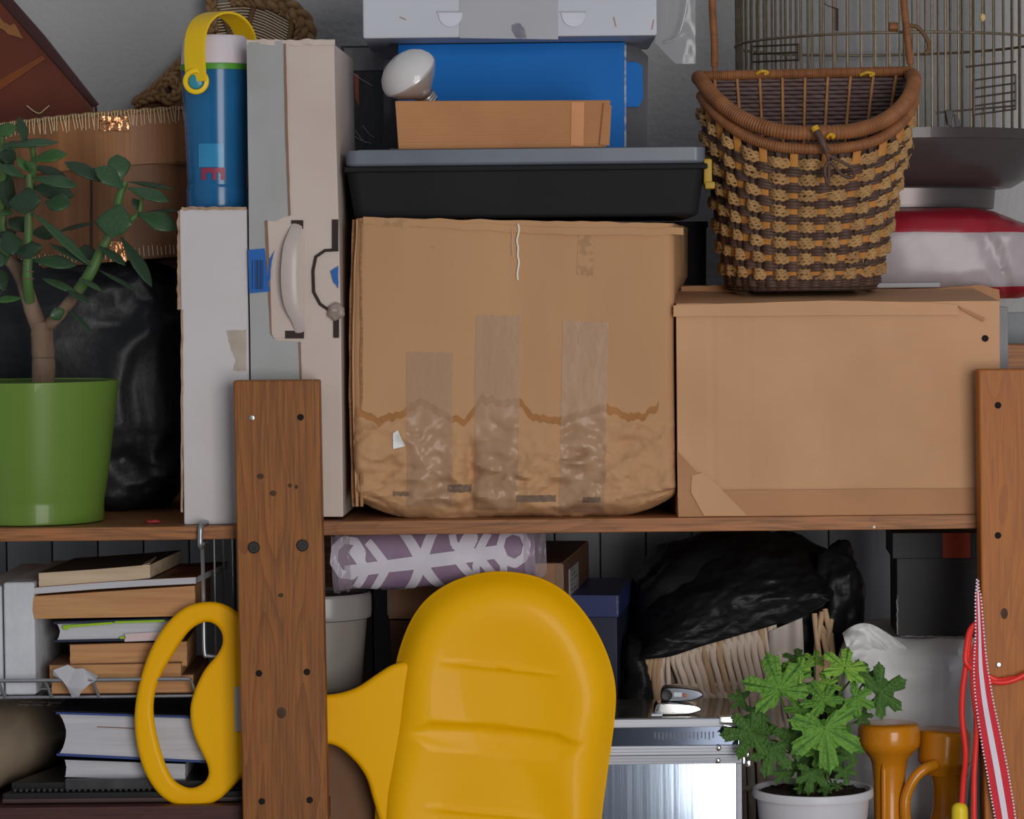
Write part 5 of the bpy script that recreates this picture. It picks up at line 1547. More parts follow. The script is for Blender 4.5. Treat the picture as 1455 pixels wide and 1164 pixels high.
a_, b_ = P(76, 1011, LBk - .008), P(302, 1018.5, LBk - .008)
jk = [Vector((a_.x, LBk - .0082, a_.z + .0002)), Vector((b_.x, LBk - .0082, b_.z + .0002)), Vector((b_.x, LBk + .202, b_.z + .0002)), Vector((a_.x, LBk + .202, a_.z + .0002))]
obj('jacket', solid((jk, [(0, 1, 2, 3)]), (0, 0, .0006)), m_cov_black, k2[0], label='glossy black book jacket')
ang = math.atan2(b_.z - a_.z, b_.x - a_.x)
c = (a_ + b_) / 2
Mt = Matrix.Translation(Vector((c.x - .012, LBk + .045, c.z + .0011))) @ Matrix.Rotation(-ang, 4, 'Y') @ Matrix.Rotation(math.pi, 4, 'Z')
obj('title', textg('НТГ  Х АЛІЦІЇ', .034, Mt, .0001), mat('title_grey', (120, 112, 112), .45), k2[0], label='embossed dark grey title letters, upside down')
obj('page_gap', ptube([(138, 1033, LBk - .0058), (165, 1034, LBk - .0056), (200, 1036, LBk - .0056)], .0005, 5), m_cov_tan, k2[0])
# roll at the far left
m_roll = mat('roll_paper', (136, 122, 104), .35, (120, 106, 90), 30, st=(1, .1, 1), bump=.4, bsc=40, bst=(1, .1, 1))
rr = .046
rp_ = P(-66, 1078, .05)
zc_ = ZB + rr
Mr = Matrix.Translation((rp_.x, .05, zc_)) @ Matrix.Rotation(R(-13), 4, 'Z') @ Matrix.Rotation(R(-90), 4, 'X')
ro = thing('paper_roll', 'beige wrapped roll lying on the lower board at the left edge', 'roll', (rp_.x, .2, ZB))
obj('roll_body', tf(lathe([(rr - .002, 0), (rr, .001), (rr * .99, .15), (rr, .30), (rr - .002, .301)], (0, 0, 0), 48), Mr), m_roll, ro)
obj('end_spiral', tf(tube([v((rr * (.2 + .75 * t / 90) * math.cos(t * .42), rr * (.2 + .75 * t / 90) * math.sin(t * .42), -.0006)) for t in range(91)], .0009, 5), Mr), m_cov_tan, ro, smooth=60)
# ------------------------------------------------------------------ lower right: bucket, boxes, gift roll
m_bucket = mat('bucket_plastic', (118, 112, 107), .3, (110, 104, 98), 8, trans=.12, coat=.3)
m_blid = mat('bucket_lid', (126, 122, 120), .25, (116, 112, 110), 10, trans=.2)
UY = .155
s = S(UY)
ub = P(455, 980, UY)
bxz = ub.z
brb = thing('cardboard_box', 'brown cardboard box under the white bucket, half hidden by the sled neck', 'box', (P(480, 1160, .2).x, .2, ZC))
obj('body', boxg(P(392, 1000, .075).x, P(541, 1000, .075).x, .085, .30, ZC, bxz, .0015), mat('dim_cardboard', (104, 76, 56), .85, (96, 70, 52), 10, bump=.1), brb)
obj('lid_seam', boxg(P(392, 1000, .075).x, P(541, 1000, .075).x, .0838, .0856, bxz - .022, bxz - .0205, 0), m_rib_edge, brb)
buk = thing('bucket', 'small pale grey plastic bucket with clear lid behind the left post', 'bucket', (ub.x, UY, bxz))
zq = lambda py: P(455, py, UY).z
cb = (ub.x, UY, 0)
obj('bucket_body', lathe([(50 * s, bxz), (56 * s, bxz + .0015), (60 * s, bxz + .008), (68 * s, zq(880)), (70 * s, zq(874)), (70 * s, zq(866))], cb, 56), m_bucket, buk, smooth=50)
obj('lid', lathe([(69 * s, zq(878)), (74 * s, zq(876)), (75 * s, zq(870)), (75 * s, zq(846)), (72 * s, zq(841)), (69 * s, zq(841)), (67 * s, zq(846)), (1e-6, zq(847))], cb, 56), m_blid, buk, label='translucent snap lid', smooth=50)

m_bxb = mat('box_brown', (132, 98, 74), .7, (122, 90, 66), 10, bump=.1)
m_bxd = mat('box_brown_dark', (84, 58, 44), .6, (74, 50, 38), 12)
XY = .165
def yawbox(a, b, c_, d, Y, dep, yw, z0=None):
    x0, x1, z0_, z1_ = pdim(a, b, c_, d, Y)
    return boxg(x0, x1, Y, Y + dep, z0_ if z0 is None else z0, z1_, .0012), about((x1, Y, 0), (yw, 'Z')), (x0, x1, z0_ if z0 is None else z0, z1_)
g, Mx, dm = yawbox(548, 802, 800, 882, XY, .29, -7)
lowz = dm[2]
ub2 = thing('cardboard_box', 'reddish brown box at the bottom of the pile behind the sled', 'box', (P(680, 1200, .3).x, .3, ZC))
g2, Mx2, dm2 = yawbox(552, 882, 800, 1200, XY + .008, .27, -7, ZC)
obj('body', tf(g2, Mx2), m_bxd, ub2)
tb = thing('cardboard_box', 'taped brown cardboard box with white side label under the snowflake roll', 'box', ((dm[0] + dm[1]) / 2, XY + .15, lowz))
obj('body', tf(g, Mx), m_bxb, tb)
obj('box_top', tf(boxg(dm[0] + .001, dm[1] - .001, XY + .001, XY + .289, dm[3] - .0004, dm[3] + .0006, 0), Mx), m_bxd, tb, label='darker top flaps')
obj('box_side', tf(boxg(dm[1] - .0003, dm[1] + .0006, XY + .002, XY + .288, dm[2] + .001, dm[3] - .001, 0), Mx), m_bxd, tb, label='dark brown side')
obj('tape_strip', tf(boxg(dm[0] - .0012, dm[0] + .006, XY - .0008, XY + .28, dm[2] + .004, dm[3] - .002, .0005), Mx), clear('brown_tape', (128, 108, 92), .6, .15), tb, label='glossy tape on the corner')
obj('tape_strip', tf(boxg(dm[1] - .008, dm[1] + .001, XY - .0008, XY + .006, dm[2] + .004, dm[3] - .001, .0005), Mx), bpy.data.materials['brown_tape'], tb, label='glossy tape on the corner')
ys = XY + .06
obj('side_label', tf(boxg(dm[1] + .0004, dm[1] + .0014, ys, ys + .10, dm[2] + .012, dm[3] - .012, 0), Mx), mat('label_white', (126, 126, 130), .5), tb, label='white address label on the side')
lines = [boxg(dm[1] + .0012, dm[1] + .0017, ys + .012, ys + .085 - .02 * (k % 3), dm[2] + .018 + k * .0055, dm[2] + .0195 + k * .0055, 0) for k in range(6)]
obj('label_print', tf(merge(*lines), Mx), m_ink, tb)
# wrapped roll with snowflake print
m_lav = mat('film_lavender', (122, 104, 124), .22, (108, 90, 112), 14, coat=.6, bump=.35, bsc=30, bdist=.003)
m_snow = mat('film_white', (176, 172, 184), .25, (166, 162, 174), 14, coat=.5)
GYr = .100
ga, gb = P(481, 797, GYr), P(760, 786, GYr)
gr_ = .0242
L_ = (gb - ga).length
axg = (gb - ga).normalized()
gw = thing('gift_roll', 'lavender gift wrap roll with white snowflakes in clear film under the board', 'roll', ((ga + gb) / 2))
upv = v((0, -1, 0)); upv = (upv - axg * upv.dot(axg)).normalized(); zv = axg.cross(upv)
if zv.z < 0: zv = -zv
def cyl(u, vv, r_=gr_):
    """u metres along, vv metres round the roll from its front line, up positive"""
    a = vv / gr_
    w_ = r_ * (1 + .05 * nz(u * 30, a * 1.5)) 
    return ga + axg * u + upv * w_ * math.cos(a) + zv * w_ * math.sin(a) * (1.30 if True else 1)
g = gridg(60, 41, lambda u, t: cyl(u * L_, (t - .5) * 2 * math.pi * gr_))
ends = [tuple(j * 60 for j in range(40)), tuple(j * 60 + 59 for j in range(40))]
obj('roll_body', (g[0], g[1] + ends), m_lav, gw, smooth=60)
c0 = P(600, 792, GYr); uc = (c0 - ga).dot(axg)
bars = []
def bar(u0, v0, u1, v1, w_):
    n = 14
    d = Vector((u1 - u0, v1 - v0)); nn = Vector((-d.y, d.x)).normalized() * w_ / 2
    V = []
    for i in range(n + 1):
        t = i / n
        for sg in (-1, 0, 1):
            V.append(cyl(u0 + d.x * t + nn.x * sg, v0 + d.y * t + nn.y * sg, gr_ + .0008))
    Fs = []
    for i in range(n):
        for k in range(2): Fs.append((i * 3 + k, i * 3 + k + 1, (i + 1) * 3 + k + 1, (i + 1) * 3 + k))
    bars.append((V, Fs))
pxm = S(GYr)
def flake(cu_, cv, r_, wd, ph=0):
    for k in range(6):
        a = R(60 * k + ph)
        f = lambda t, off=0: (cu_ + r_ * (t * math.cos(a) - off * math.sin(a)), cv + r_ * (t * math.sin(a) + off * math.cos(a)))
        bar(*f(0), *f(1), wd)
        for t, l in ((.45, .28), (.72, .22)):
            bar(*f(t), *f(t + l * .8, l), wd * .8); bar(*f(t), *f(t + l * .8, -l), wd * .8)
flake(uc, -.002, .082, .0105, 4)
for du, dv, r_, ph in ((-.078, .004, .026, 10), (.072, -.012, .026, 20), (.098, .008, .024, 0), (.045, .018, .02, 30)):
    for k in range(8):
        a0, a1 = R(45 * k + ph), R(45 * k + 52 + ph)
        bar(uc + du + r_ * .62 * math.cos(a0), dv + r_ * .62 * math.sin(a0), uc + du + r_ * .62 * math.cos(a1), dv + r_ * .62 * math.sin(a1), .0078)
obj('snowflake_print', merge(*bars), m_snow, gw, label='white snowflake pattern', smooth=80)
g = gridg(16, 12, lambda u, t: cyl(L_ - .012 + .024 * u, (t - .35) * .055, gr_ + .002 + .004 * nz(u * 5, t * 7)))
obj('film_end', g, clear('film_clear', (150, 138, 150), .35, .1), gw, label='crumpled clear film at the right end', smooth=60)
g = gridg(12, 10, lambda u, t: cyl(-.006 + .02 * u, (t - .6) * .06, gr_ + .0015 + .003 * nz(u * 6, t * 7, 4)))
obj('film_end', g, bpy.data.materials['film_clear'], gw, label='crumpled clear film at the left end', smooth=60)

# dark blue lidded box
m_navy = mat('navy_card', (34, 44, 84), .45, (30, 38, 74), 14)
m_navyd = mat('navy_dark', (26, 30, 50), .5, (22, 25, 42), 14)
NY = .235
x0, x1, z0, z1 = pdim(802, 846, 889, 878, NY)
nb2 = thing('storage_box', 'dark navy blue lidded box beside the taped cardboard box', 'box', ((x0 + x1) / 2, NY + .12, ZC))
x1 -= .008; M_ = about((x1, NY, 0), (-7, 'Z'))
obj('body', tf(boxg(P(811, 900, NY).x + .002, x1 - .002, NY + .002, NY + .2, ZC, z0, .001), M_), m_navyd, nb2)
obj('lid', tf(boxg(P(811, 900, NY).x, x1, NY, NY + .202, z0, z1, .0012), M_), m_navy, nb2, label='blue lid')
obj('worn_corner', tf(boxg(x1 - .0022, x1 + .0003, NY - .0004, NY + .002, z0 + .004, z1 - .001, 0), M_), mat('worn_blue', (84, 88, 110), .8, (40, 48, 84), 200), nb2)

# ------------------------------------------------------------------ lower right: willow basket with black bag
m_wil = mat('willow', (190, 174, 160), .7, (166, 148, 132), 40, st=(1, 1, .3), bump=.3, bsc=120)
m_wil2 = mat('willow_tan', (172, 146, 116), .7, (146, 118, 92), 40, st=(1, 1, .3), bump=.3, bsc=120)
m_cloth = mat('cloth_cream', (172, 162, 156), .9, (160, 150, 144), 20, bump=.3, bsc=140)
WYf = .262
wbx0, wbx1 = P(912, 1000, WYf).x, P(1180, 1000, WYf).x
wk = thing('willow_basket', 'pale willow basket with cream cloth lining, half covered by a black plastic bag', 'basket', ((wbx0 + wbx1) / 2, .37, ZC))
ztw = lambda px: P(px, 932 - (px - 912) * .30, WYf).z
zrow = P(1000, 968, WYf).z
# inside shell, its darker tan paints the shade between the rods
obj('inner_shell', boxg(wbx0 + .008, wbx1 - .034, WYf + .014, WYf + .19, ZC, ztw(1000) - .004, .008), mat('weave_shade', (128, 112, 98), .9, (100, 84, 72), 30, st=(4, 1, .4)), wk)
gs = []
rods = []
for i in range(38):
    px = 914 + i * (4.9 if i < 36 else 5)
    lean = 15 + 3 * nz(i * .9) if i > 7 else 1 + 5 * nz(i * 1.7)
    sgn = 1 if i % 2 else -1
    y0_ = 928 - (px - 912) * .30
    top = P(px, y0_, WYf + .006)
    pts = [P(px - lean * .1, y0_, WYf + .004 + .004 * sgn), P(px + lean * .35, (y0_ + 968) / 2, WYf - .002 * sgn), P(px + lean, 968, WYf - .004 * sgn), P(px + lean * 1.5, 1010, WYf + .004 * sgn), P(px + lean * 1.9, 1060, WYf - .004 * sgn), P(px + lean * 2.1, 1120, WYf + .002), P(px + lean * 2.2, 1190, WYf + .002)]
    wd = (rnd.uniform(.0037, .0046) if sgn < 0 else rnd.uniform(.0028, .0036)) if i > 7 else rnd.uniform(.0022, .003)
    obj('willow_rod', tube(cat(pts, 5), lambda t, wd=wd: wd * (.85 + .3 * math.sin(math.pi * min(1, t * 1.6))), 8, flat=.8), m_wil if rnd.random() < .8 else m_wil2, wk, smooth=70)
for i in range(5):
    px = 914 + i * 6
    obj('willow_rod', tube(cat([P(px, 934 - i, WYf - .003), P(px - 3, 965, WYf - .004 - .002 * (i % 2)), P(px - 2 + 3 * (i % 2), 1000, WYf - .003)], 5), .0032, 8), m_wil2, wk, smooth=70)
for y, dy in ((978, -12), (1050, -14), (1130, -14)):
    obj('cross_rod', tube(cat([P(930, y, WYf + .001), P(1010, y + dy * .4, WYf - .001), P(1090, y + dy * .8, WYf + .001), P(1180, y + dy, WYf + .002)], 8), .0036, 8), m_wil, wk, smooth=70)
cl = gridg(24, 24, lambda u, t: P(1092 + 48 * u + 3 * math.sin(t * 4), 898 - 20 * u + (210 + 20 * u) * t, WYf - .004 - .004 * math.sin(u * 9 + t * 2)))
obj('lining', solid(cl, (0, .0012, 0)), m_cloth, wk, label='cream cloth lining hanging over the rim', smooth=70)
for k, (xa, ya, xb, yb) in enumerate(((1157, 872, 1166, 955), (1163, 884, 1172, 900), (1168, 870, 1160, 920), (1172, 866, 1178, 895), (1168, 897, 1180, 950), (1181, 880, 1173, 935), (1160, 920, 1162, 1000), (1174, 930, 1170, 1010), (1180, 900, 1186, 960))):
    obj('handle_rod', tube(cat([P(xa, ya, WYf + .006), P((xa + xb) / 2, (ya + yb) / 2, WYf + .001 + .002 * (k % 2)), P(xb, yb, WYf + .006)], 6), .0034, 8), m_wil2, wk, label='tan willow of the corner plait' if k == 0 else None, smooth=70)
# black bag over it: a dome whose front hem runs diagonally
m_bag = mat('bag_black', (23, 23, 25), .42, (20, 20, 22), 12, bump=.5, bsc=26, bst=(1, 1, 2.2), bdist=.006, spec=.25)
sil = [(884, 940), (886, 915), (892, 880), (915, 840), (945, 810), (975, 785), (1005, 765), (1060, 752), (1110, 760), (1150, 778), (1180, 800), (1196, 830), (1190, 852), (1178, 860)]
hem = [(908, 938), (950, 934), (1000, 918), (1050, 903), (1100, 888), (1140, 876), (1168, 862), (1178, 852)]
silc = cat([(x, y, 0) for x, y in sil], 8); hemc = cat([(x, y, 0) for x, y in hem], 8)
def at(c_, t):
    f = t * (len(c_) - 1); i = min(int(f), len(c_) - 2)
    return c_[i].lerp(c_[i + 1], f - i)
ztb = ZR - .0155
def bagp(u, t):
    a = at(hemc, u); b = at(silc, u)
    # the front swells towards the room, the top rolls back to the wall
    px = a.x + (b.x - a.x) * t; py = a.y + (b.y - a.y) * (1 - (1 - t) ** 1.25)
    yy = WYf - .012 - .014 * math.sin(math.pi * min(1, t * 1.3)) * (.5 + .5 * u) + .15 * t ** 2.2
    p = P(px, py, yy)
    q = Vector((p.x * 10 + p.z * 7, p.y * 6, p.z * 26 - p.x * 7))
    d = .0075 * (ridge(q, 4) - .7) * min(1, t * 3 + .25)
    p += Vector((0, -d, .4 * d))
    p.z = min(p.z, ztb - .001)
    return p
g = gridg(120, 60, bagp)
top = g[0][-120:]
Vb = g[0] + [Vector((p.x * .96 + .004, .545, max(ZC + .25, p.z - .03))) for p in top]
Fb = g[1] + [(59 * 120 + i, 59 * 120 + i + 1, 7200 + i + 1, 7200 + i) for i in range(119)]
lbg = thing('plastic_bag', 'black plastic bag draped over the pale willow basket under the board', 'bag', (P(1040, 860, .3).x, .35, ztw(1000)))
obj('bag_front', solid((Vb, Fb), (0, .0012, 0)), m_bag, lbg, smooth=75)
g = superell(P(1050, 868, WYf + .15), (.118, .115, .088), .7, 70, 40, bagdisp(.010, 12, (1, 1, 1.6), 6, ZC + .1))
g = ([Vector((p.x, max(p.y, WYf + .03), min(p.z, ztb - .002))) for p in g[0]], g[1])
obj('bag_back', g, m_bag, lbg, smooth=75)
g = superell(P(902, 1000, .30), (.016, .05, .075), .7, 40, 40, bagdisp(.009, 16, (1, 1, 1), 9, ZC))
obj('bag_side', g, m_bag, lbg, label='bunched bag hanging at the left', smooth=75)
g = superell(P(1188, 900, .335), (.022, .05, .095), .7, 60, 60, bagdisp(.015, 20, (1, 1, .6), 12, ZC))
obj('bag_side', g, m_bag, lbg, label='bunched bag hanging at the right', smooth=75)

# aluminium case
m_alu = mat('case_alu', (144, 147, 156), .5, (136, 139, 148), 30, st=(.2, 1, 8), metal=.15)
m_alu2 = mat('case_alu_light', (160, 163, 172), .5, (152, 155, 164), 30, st=(.2, 1, 8), metal=.15)
m_mirr = mat('case_panel', (150, 162, 178), .10, (138, 150, 168), 9, st=(3, 1, .3), metal=.92, bump=.05, bsc=40, bst=(3, 1, .05))
m_grd = mat('case_granite', (88, 82, 80), .2, (56, 52, 50), 26, st=(1, .5, 1), spots=((112, 106, 102), 60, .66), coat=.4)
AY = .062
cs = thing('metal_case', 'silver aluminium case with mirrored side panel standing beside the yellow sled', 'case', (P(950, 1164, AY).x, AY + .08, ZC))
x1 = P(1054, 1080, AY).x; x0 = P(830, 1080, AY).x
zq = lambda py: P(950, py, AY).z
dp = .158
obj('body', boxg(x0, x1 - .0015, AY + .003, AY + dp, ZC, zq(1028), .002), m_mirr, cs, label='mirrored panels')
obj('top_panel', boxg(x0 + .002, x1 - .003, AY + .006, AY + dp - .004, zq(1028) - .001, zq(1021), .001), m_grd, cs, label='dark speckled lid panel')
obj('frame', boxg(x0, x1, AY, AY + .008, zq(1034), zq(1022), .0012), m_alu2, cs, label='top front rail')
obj('frame', boxg(x0, x1, AY + dp - .006, AY + dp, zq(1034), zq(1022), .0012), m_alu, cs)
obj('lid_glass', boxg(x0, x1 - .008, AY + .0022, AY + .0042, zq(1060), zq(1034), 0), mat('lid_gloss', (70, 78, 92), .08, (58, 64, 78), 20, metal=.6), cs, label='dark glossy lid side')
m_hatch = mat('hatch_grey', (86, 92, 104), .4)
ht = [boxg(P(930 + 5.5 * k, 1045, AY).x, P(932 + 5.5 * k, 1045, AY).x, AY + .0016, AY + .0024, zq(1050 + (k % 3)), zq(1041), 0) for k in range(16)]
obj('hatching', merge(*ht), m_hatch, cs)
for a, b, mt_ in ((1060, 1073, m_alu2), (1073.6, 1086, m_alu)):
    obj('frame', boxg(x0, x1, AY - .0008, AY + .006, zq(b), zq(a), .0008), mt_, cs, label='ribbed aluminium rail')
    for yy in (a + 3.5, a + 8):
        obj('groove', boxg(x0, x1 - .0006, AY - .0013, AY, zq(yy + 1), zq(yy), 0), mat('groove_grey', (112, 114, 122), .4, metal=.5) if yy == 1063.5 else bpy.data.materials['groove_grey'], cs)
obj('frame', boxg(P(1046, 1100, AY).x, x1, AY - .0006, AY + .008, ZC, zq(1086), .001), m_alu, cs, label='vertical corner rail')
obj('corner', merge(boxg(P(1022, 1028, AY).x, x1 + .0012, AY - .0016, AY + .010, zq(1030), zq(1019), .0012), pprism([(1027, 1030), (1040, 1032), (1046, 1042), (1046, 1049), (1038, 1046), (1030, 1040)], AY - .002, .004, .0008)), mat('chrome', (215, 215, 220), .08, metal=1), cs, label='chrome corner piece')
m_chr = bpy.data.materials['chrome']
for px, py in ((1021, 1063), (1020, 1081)):
    c = P(px, py, AY - .0008)
    obj('rivet', superell(c, (.0032, .0016, .0032), 1, 20, 12), m_chr, cs, smooth=80)
lx = P(1055, 1080, AY).x
obj('latch', merge(boxg(lx, lx + .004, AY + .012, AY + .024, zq(1090), zq(1069), .001), boxg(lx + .003, lx + .0085, AY + .010, AY + .022, zq(1080), zq(1071), .0015), boxg(lx + .004, lx + .010, AY + .012, AY + .02, zq(1094), zq(1084), .0015)), m_chr, cs, label='chrome latch')
# white things standing behind the mirrored panel are reflections; the chrome gadget lies on the lid
zl_ = zq(1021) + .0004
ct_ = P(960, 1000, AY + .05)
tg = thing('gadget', 'small chrome gadget with rounded arms lying on the lid of the aluminium case', 'gadget', (ct_.x, AY + .055, zl_))
k_ = S(AY + .05)
def arm(px0, px1, z0_, hgt_, y0_, dep_):
    xa, xb = P(px0, 1000, y0_).x, P(px1, 1000, y0_).x
    poly = [(xa, z0_ + hgt_ * .3), (xa + .002, z0_ + hgt_ * .85), (xa + .007, z0_ + hgt_), (xa + .020, z0_ + hgt_ * .98), (xb - .010, z0_ + hgt_ * .84), (xb - .002, z0_ + hgt_ * .62), (xb - .001, z0_ + hgt_ * .3), (xb - .012, z0_ + hgt_ * .06), (xb - .024, z0_), (xa + .006, z0_), (xa + .001, z0_ + hgt_ * .1)]
    return prism([(q_.x, q_.y) for q_ in cat([(a, b, 0) for a, b in poly], 4, True)], y0_, y0_ + dep_, .0014, 3)
obj('lower_arm', arm(930, 997, zl_, .0125, AY + .022, .030), m_chr, tg, label='polished lower arm', smooth=60)
obj('upper_arm', arm(940, 1000, zl_ + .0125, .015, AY + .036, .026), mat('gadget_dark', (60, 62, 68), .15, metal=.7), tg, label='dark chrome upper arm', smooth=60)
c = P(947, 987, AY + .0355)
obj('dial', tf(lathe([(.006, 0), (.0062, .0008), (.0052, .0014), (.004, .0010), (1e-6, .0010)], (0, 0, 0), 28), Matrix.Translation(Vector((c.x, AY + .0362, zl_ + .0195))) @ Matrix.Rotation(R(90), 4, 'X')), m_bolt, tg, label='round black dial')
obj('window', boxg(c.x + .0075, c.x + .0165, AY + .0352, AY + .0364, zl_ + .0175, zl_ + .0225, .0006), m_alu2, tg, label='small bright plate')
obj('orange_dot', boxg(c.x + .0175, c.x + .0215, AY + .0352, AY + .0364, zl_ + .0170, zl_ + .0212, .0005), mat('gadget_orange', (140, 70, 34), .4), tg, label='orange mark')
obj('foot', boxg(P(926, 1010, AY).x, P(942, 1010, AY).x, AY + .012, AY + .022, zl_, zl_ + .0028, .0006), m_alu2, tg, label='small grey foot')

# ------------------------------------------------------------------ geranium
m_gpot = mat('gpot_white', (168, 168, 174), .4, (158, 158, 164), 8, spots=((140, 130, 120), 30, .72))
PY = .075
s = S(PY)
gp = P(1155, 1150, PY)
zq = lambda py: P(1155, py, PY).z
zrimg = zq(1119)
pg = thing('plant_pot', 'white plastic plant pot with lipped rim between the aluminium case and amber weights', 'pot', (gp.x, PY, ZC))
obj('pot_body', lathe([(56 * s, ZC), (58 * s, ZC + .002), (72 * s, zq(1180)), (75 * s, zq(1165)), (77.5 * s, zq(1160)), (80 * s, zrimg - .011), (80 * s, zrimg - .0095), (85.5 * s, zrimg - .009), (86.5 * s, zrimg - .007), (86 * s, zrimg - .0015), (84.5 * s, zrimg), (82 * s, zrimg), (80.5 * s, zrimg - .002), (78 * s, zrimg - .016)], (gp.x, PY, 0), 72), m_gpot, pg, smooth=40)
g = gridg(44, 44, lambda u, t: Vector((gp.x, PY, zrimg - .0055)) + Vector((u - .5, t - .5, 0)) * 2 * 78.5 * s / max(1, math.hypot(u - .5, t - .5) * 2 + 1e-6) + Vector((0, 0, .0035 * nz(u * 12, t * 12) + .002 * nz(u * 40, t * 40))))
obj('soil', g, m_soil, pg)
gn = thing('geranium', 'bright green geranium with deeply lobed leaves growing in the white pot', 'plant', (gp.x, PY, zrimg - .006))
def leafmat(name, c, c2, vein):
    mt, nt, b = base(name, .5, 0, .35)
    tc = nd(nt, 'ShaderNodeTexCoord').outputs['Object']
    col = mixc(nt, ramp(nt, noi(nt, tc, 3.2, (1, 1, 1), 5).outputs[0], .35, .7), alb(c), alb(c2))
    # five main veins fan out from the stalk
    sp = nd(nt, 'ShaderNodeSeparateXYZ'); nt.links.new(tc, sp.inputs[0])
    at_ = nd(nt, 'ShaderNodeMath', operation='ARCTAN2'); nt.links.new(sp.outputs[0], at_.inputs[0]); nt.links.new(sp.outputs[1], at_.inputs[1])
    mu = nd(nt, 'ShaderNodeMath', operation='MULTIPLY'); nt.links.new(at_.outputs[0], mu.inputs[0]); mu.inputs[1].default_value = 6.2832 / R(57)
    cs_ = nd(nt, 'ShaderNodeMath', operation='COSINE'); nt.links.new(mu.outputs[0], cs_.inputs[0])
    vf = ramp(nt, cs_.outputs[0], .90, 1.0)
    col = mixc(nt, vf, col, alb(vein))
    nt.links.new(col, b.inputs['Base Color'])
    b.inputs['Transmission Weight'].default_value = 0
    b.inputs['Subsurface Weight'].default_value = .12
    b.inputs['Subsurface Scale'].default_value = .003
    bp = nd(nt, 'ShaderNodeBump'); bp.inputs['Strength'].default_value = .5; bp.inputs['Distance'].default_value = .02
    nt.links.new(noi(nt, tc, 9, (1, 1, 1), 5).outputs[0], bp.inputs['Height']); nt.links.new(bp.outputs[0], b.inputs['Normal'])
    return mt
gm = [leafmat('geranium_leaf', (96, 136, 54), (76, 118, 46), (58, 98, 40)), leafmat('geranium_leaf_young', (122, 158, 62), (98, 140, 52), (64, 108, 40)), leafmat('geranium_leaf_old', (66, 98, 42), (54, 86, 38), (74, 106, 50))]
def gleaf(seed):
    rr_ = random.Random(seed)
    nA, nR_ = 210, 6
    lob = [(0, 1.0, 19), (57, .94, 18), (-57, .94, 18), (113, .78, 19), (-113, .78, 19)]
    lob = [(a + rr_.uniform(-5, 5), l * rr_.uniform(.92, 1.06), w_) for a, l, w_ in lob]
    V = [Vector((0, 0, 0))]; Fc = []
    for j in range(1, nR_ + 1):
        f = j / nR_
        for i in range(nA):
            a = -180 + 360 * i / nA
            rad = .20
            for la, ll, lw in lob:
                d = (a - la) / lw
                # broad lobe with three teeth at its end
                rad = max(rad, ll * math.exp(-(abs(d) / 1.28) ** 4.2) * (1 - .10 * min(1.4, abs(d)) ** 2 + .055 * math.cos(R((a - la) * 24)) + .03 * math.cos(R((a - la) * 52))))
            rad = max(rad, .50 * (1 if abs(a) < 140 else max(.2, 1 - (abs(a) - 140) / 30)))
            x, y = f * rad * math.sin(R(a)), f * rad * math.cos(R(a))
            vein = min(abs(a - la) for la, _, _ in lob)
            z = .07 * f * math.cos(R(vein * 5)) * f - .24 * (f * rad) ** 2 + .03 * math.sin(a * .31 + seed) * f
            V.append(Vector((x, y, z)))
    for i in range(nA): Fc.append((0, 1 + i, 1 + (i + 1) % nA))
    for j in range(nR_ - 1):
        for i in range(nA):
            i2 = (i + 1) % nA
            Fc.append((1 + j * nA + i, 1 + (j + 1) * nA + i, 1 + (j + 1) * nA + i2, 1 + j * nA + i2))
    return V, Fc
glm = {}
for kd in range(3):
    for sd in range(3): glm[(kd, sd)] = mesh('leaf', gleaf(sd * 5 + 2), gm[kd], 80)
m_pet = mat('petiole', (78, 104, 44), .6, (70, 90, 44), 30)
root = Vector((gp.x, PY, zrimg - .006))
G5 = lambda x, y: (1000 + x / 3.198, 860 + y / 3.198)
cnt = 0
